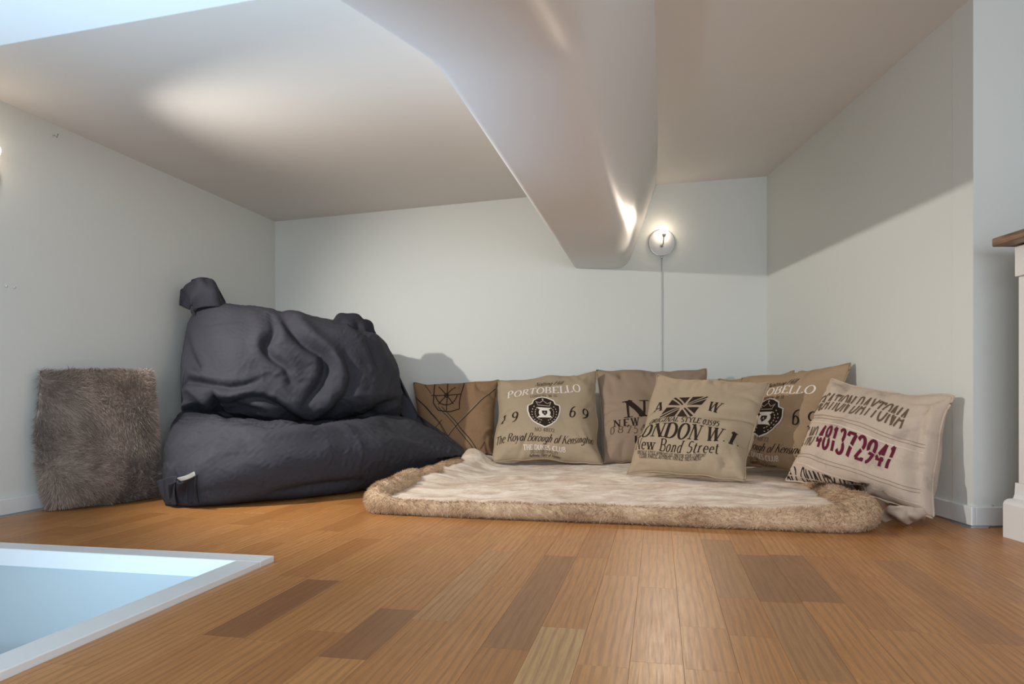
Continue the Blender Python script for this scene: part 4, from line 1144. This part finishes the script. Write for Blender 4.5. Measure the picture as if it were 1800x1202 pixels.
# hook and wall plugs on the left wall, a nail by the cabinet
def on_left(px, py):
    k_ = (px-CX)/FPX; y = (-1.654-0.2034*2.328)/(k_-0.2034)
    return P(px, py, y)
hk = empty('wall_hook', on_left(92, 238)); tag(hk, 'tiny metal hook screwed high into the left wall', 'hook')
h0 = on_left(92, 238); ln = Vector((DY, -DX, 0))
tube('shank', [h0, h0+ln*0.014], 0.0022, M['steel'], hk, 8)
tube('bend', [h0+ln*0.014, h0+ln*0.020+Vector((0, 0, -.004)), h0+ln*0.018+Vector((0, 0, -.009)), h0+ln*0.024+Vector((0, 0, .004))], 0.0020, M['steel'], hk, 8)
for k_, (px, py) in enumerate(((11, 503), (25, 505))):
    q = on_left(px, py)
    o = lathe('wall_plug', [(0.0001, 0), (0.0045, 0), (0.004, 0.003), (0.0001, 0.0035)], M['trim'], None, q, ln, 14)
    tag(o, 'tiny white plug set in the left wall above the fur pillow', 'plug', 'wall plugs')
q = Vector(((1743-CX)/FPX*PY, PY, CH-(888-HY)/FPX*PY))
o = lathe('wall_screw', [(0.0001, -0.001), (0.0028, -0.001), (0.0030, 0.006), (0.0001, 0.008)], M['steel'], None, q, (0, -1, 0), 14)
tag(o, 'tiny screw head just above the baseboard beside the cabinet', 'screw')

# ------------------------------------------------------------------ white cabinet with a brown wooden top at the right edge
Kc = F(1763, 943)
ky1, ky0 = Kc.y, 0.85
kx = Kc.x
cab = empty('cabinet', Kc); tag(cab, 'white painted cabinet with a brown wooden top', 'cabinet')
def box(name, x0, x1, y0, y1, z0, z1, mat, par, bevel=0.002):
    return keep(prism(name, [(x0, y0), (x1, y0), (x1, y1), (x0, y1)], z0, z1, mat, None, bevel), par)
bx0 = kx+0.034
box('body', bx0+0.010, bx0+0.46, ky0, ky1-0.030, 0.05, 0.80, M['cabwhite'], cab)
# plinth with a rounded shoulder
bm = bmesh.new()
prof = [(kx, 0.0), (kx, 0.092), (kx+0.004, 0.100), (kx+0.012, 0.105), (bx0-0.006, 0.107), (bx0-0.002, 0.118), (bx0, 0.150), (bx0+0.05, 0.150), (bx0+0.05, 0.0)]
a_ = [bm.verts.new((x, ky1, z)) for x, z in prof]; b_ = [bm.verts.new((x, ky0, z)) for x, z in prof]
bm.faces.new(a_); bm.faces.new(b_[::-1])
for i in range(len(prof)): bm.faces.new((a_[i], b_[i], b_[(i+1) % len(prof)], a_[(i+1) % len(prof)]))
bmesh.ops.recalc_face_normals(bm, faces=bm.faces)
keep(from_bm('plinth', bm, M['cabwhite']), cab)
box('stile', bx0-0.010, bx0+0.02, ky1-0.105, ky1-0.012, 0.72, 0.803, M['cabwhite'], cab)
box('stile', bx0-0.001, bx0+0.02, ky1-0.105, ky1-0.014, 0.150, 0.7195, M['cabwhite'], cab)
d_ = box('door', bx0+0.001, bx0+0.015, ky1-0.52, ky1-0.110, 0.165, 0.785, M['cabwhite'], cab)
box('door', bx0+0.001, bx0+0.015, ky1-0.94, ky1-0.525, 0.165, 0.785, M['cabwhite'], cab)
box('door_panel', bx0-0.004, bx0+0.004, ky1-0.46, ky1-0.170, 0.23, 0.72, M['cabwhite'], d_, 0.003)
tp = P(1747, 424, ky1+0.0)
box('top', tp.x, bx0+0.50, ky0-0.02, ky1+0.01, 0.806, 0.830, M['topwood'], cab, 0.004)
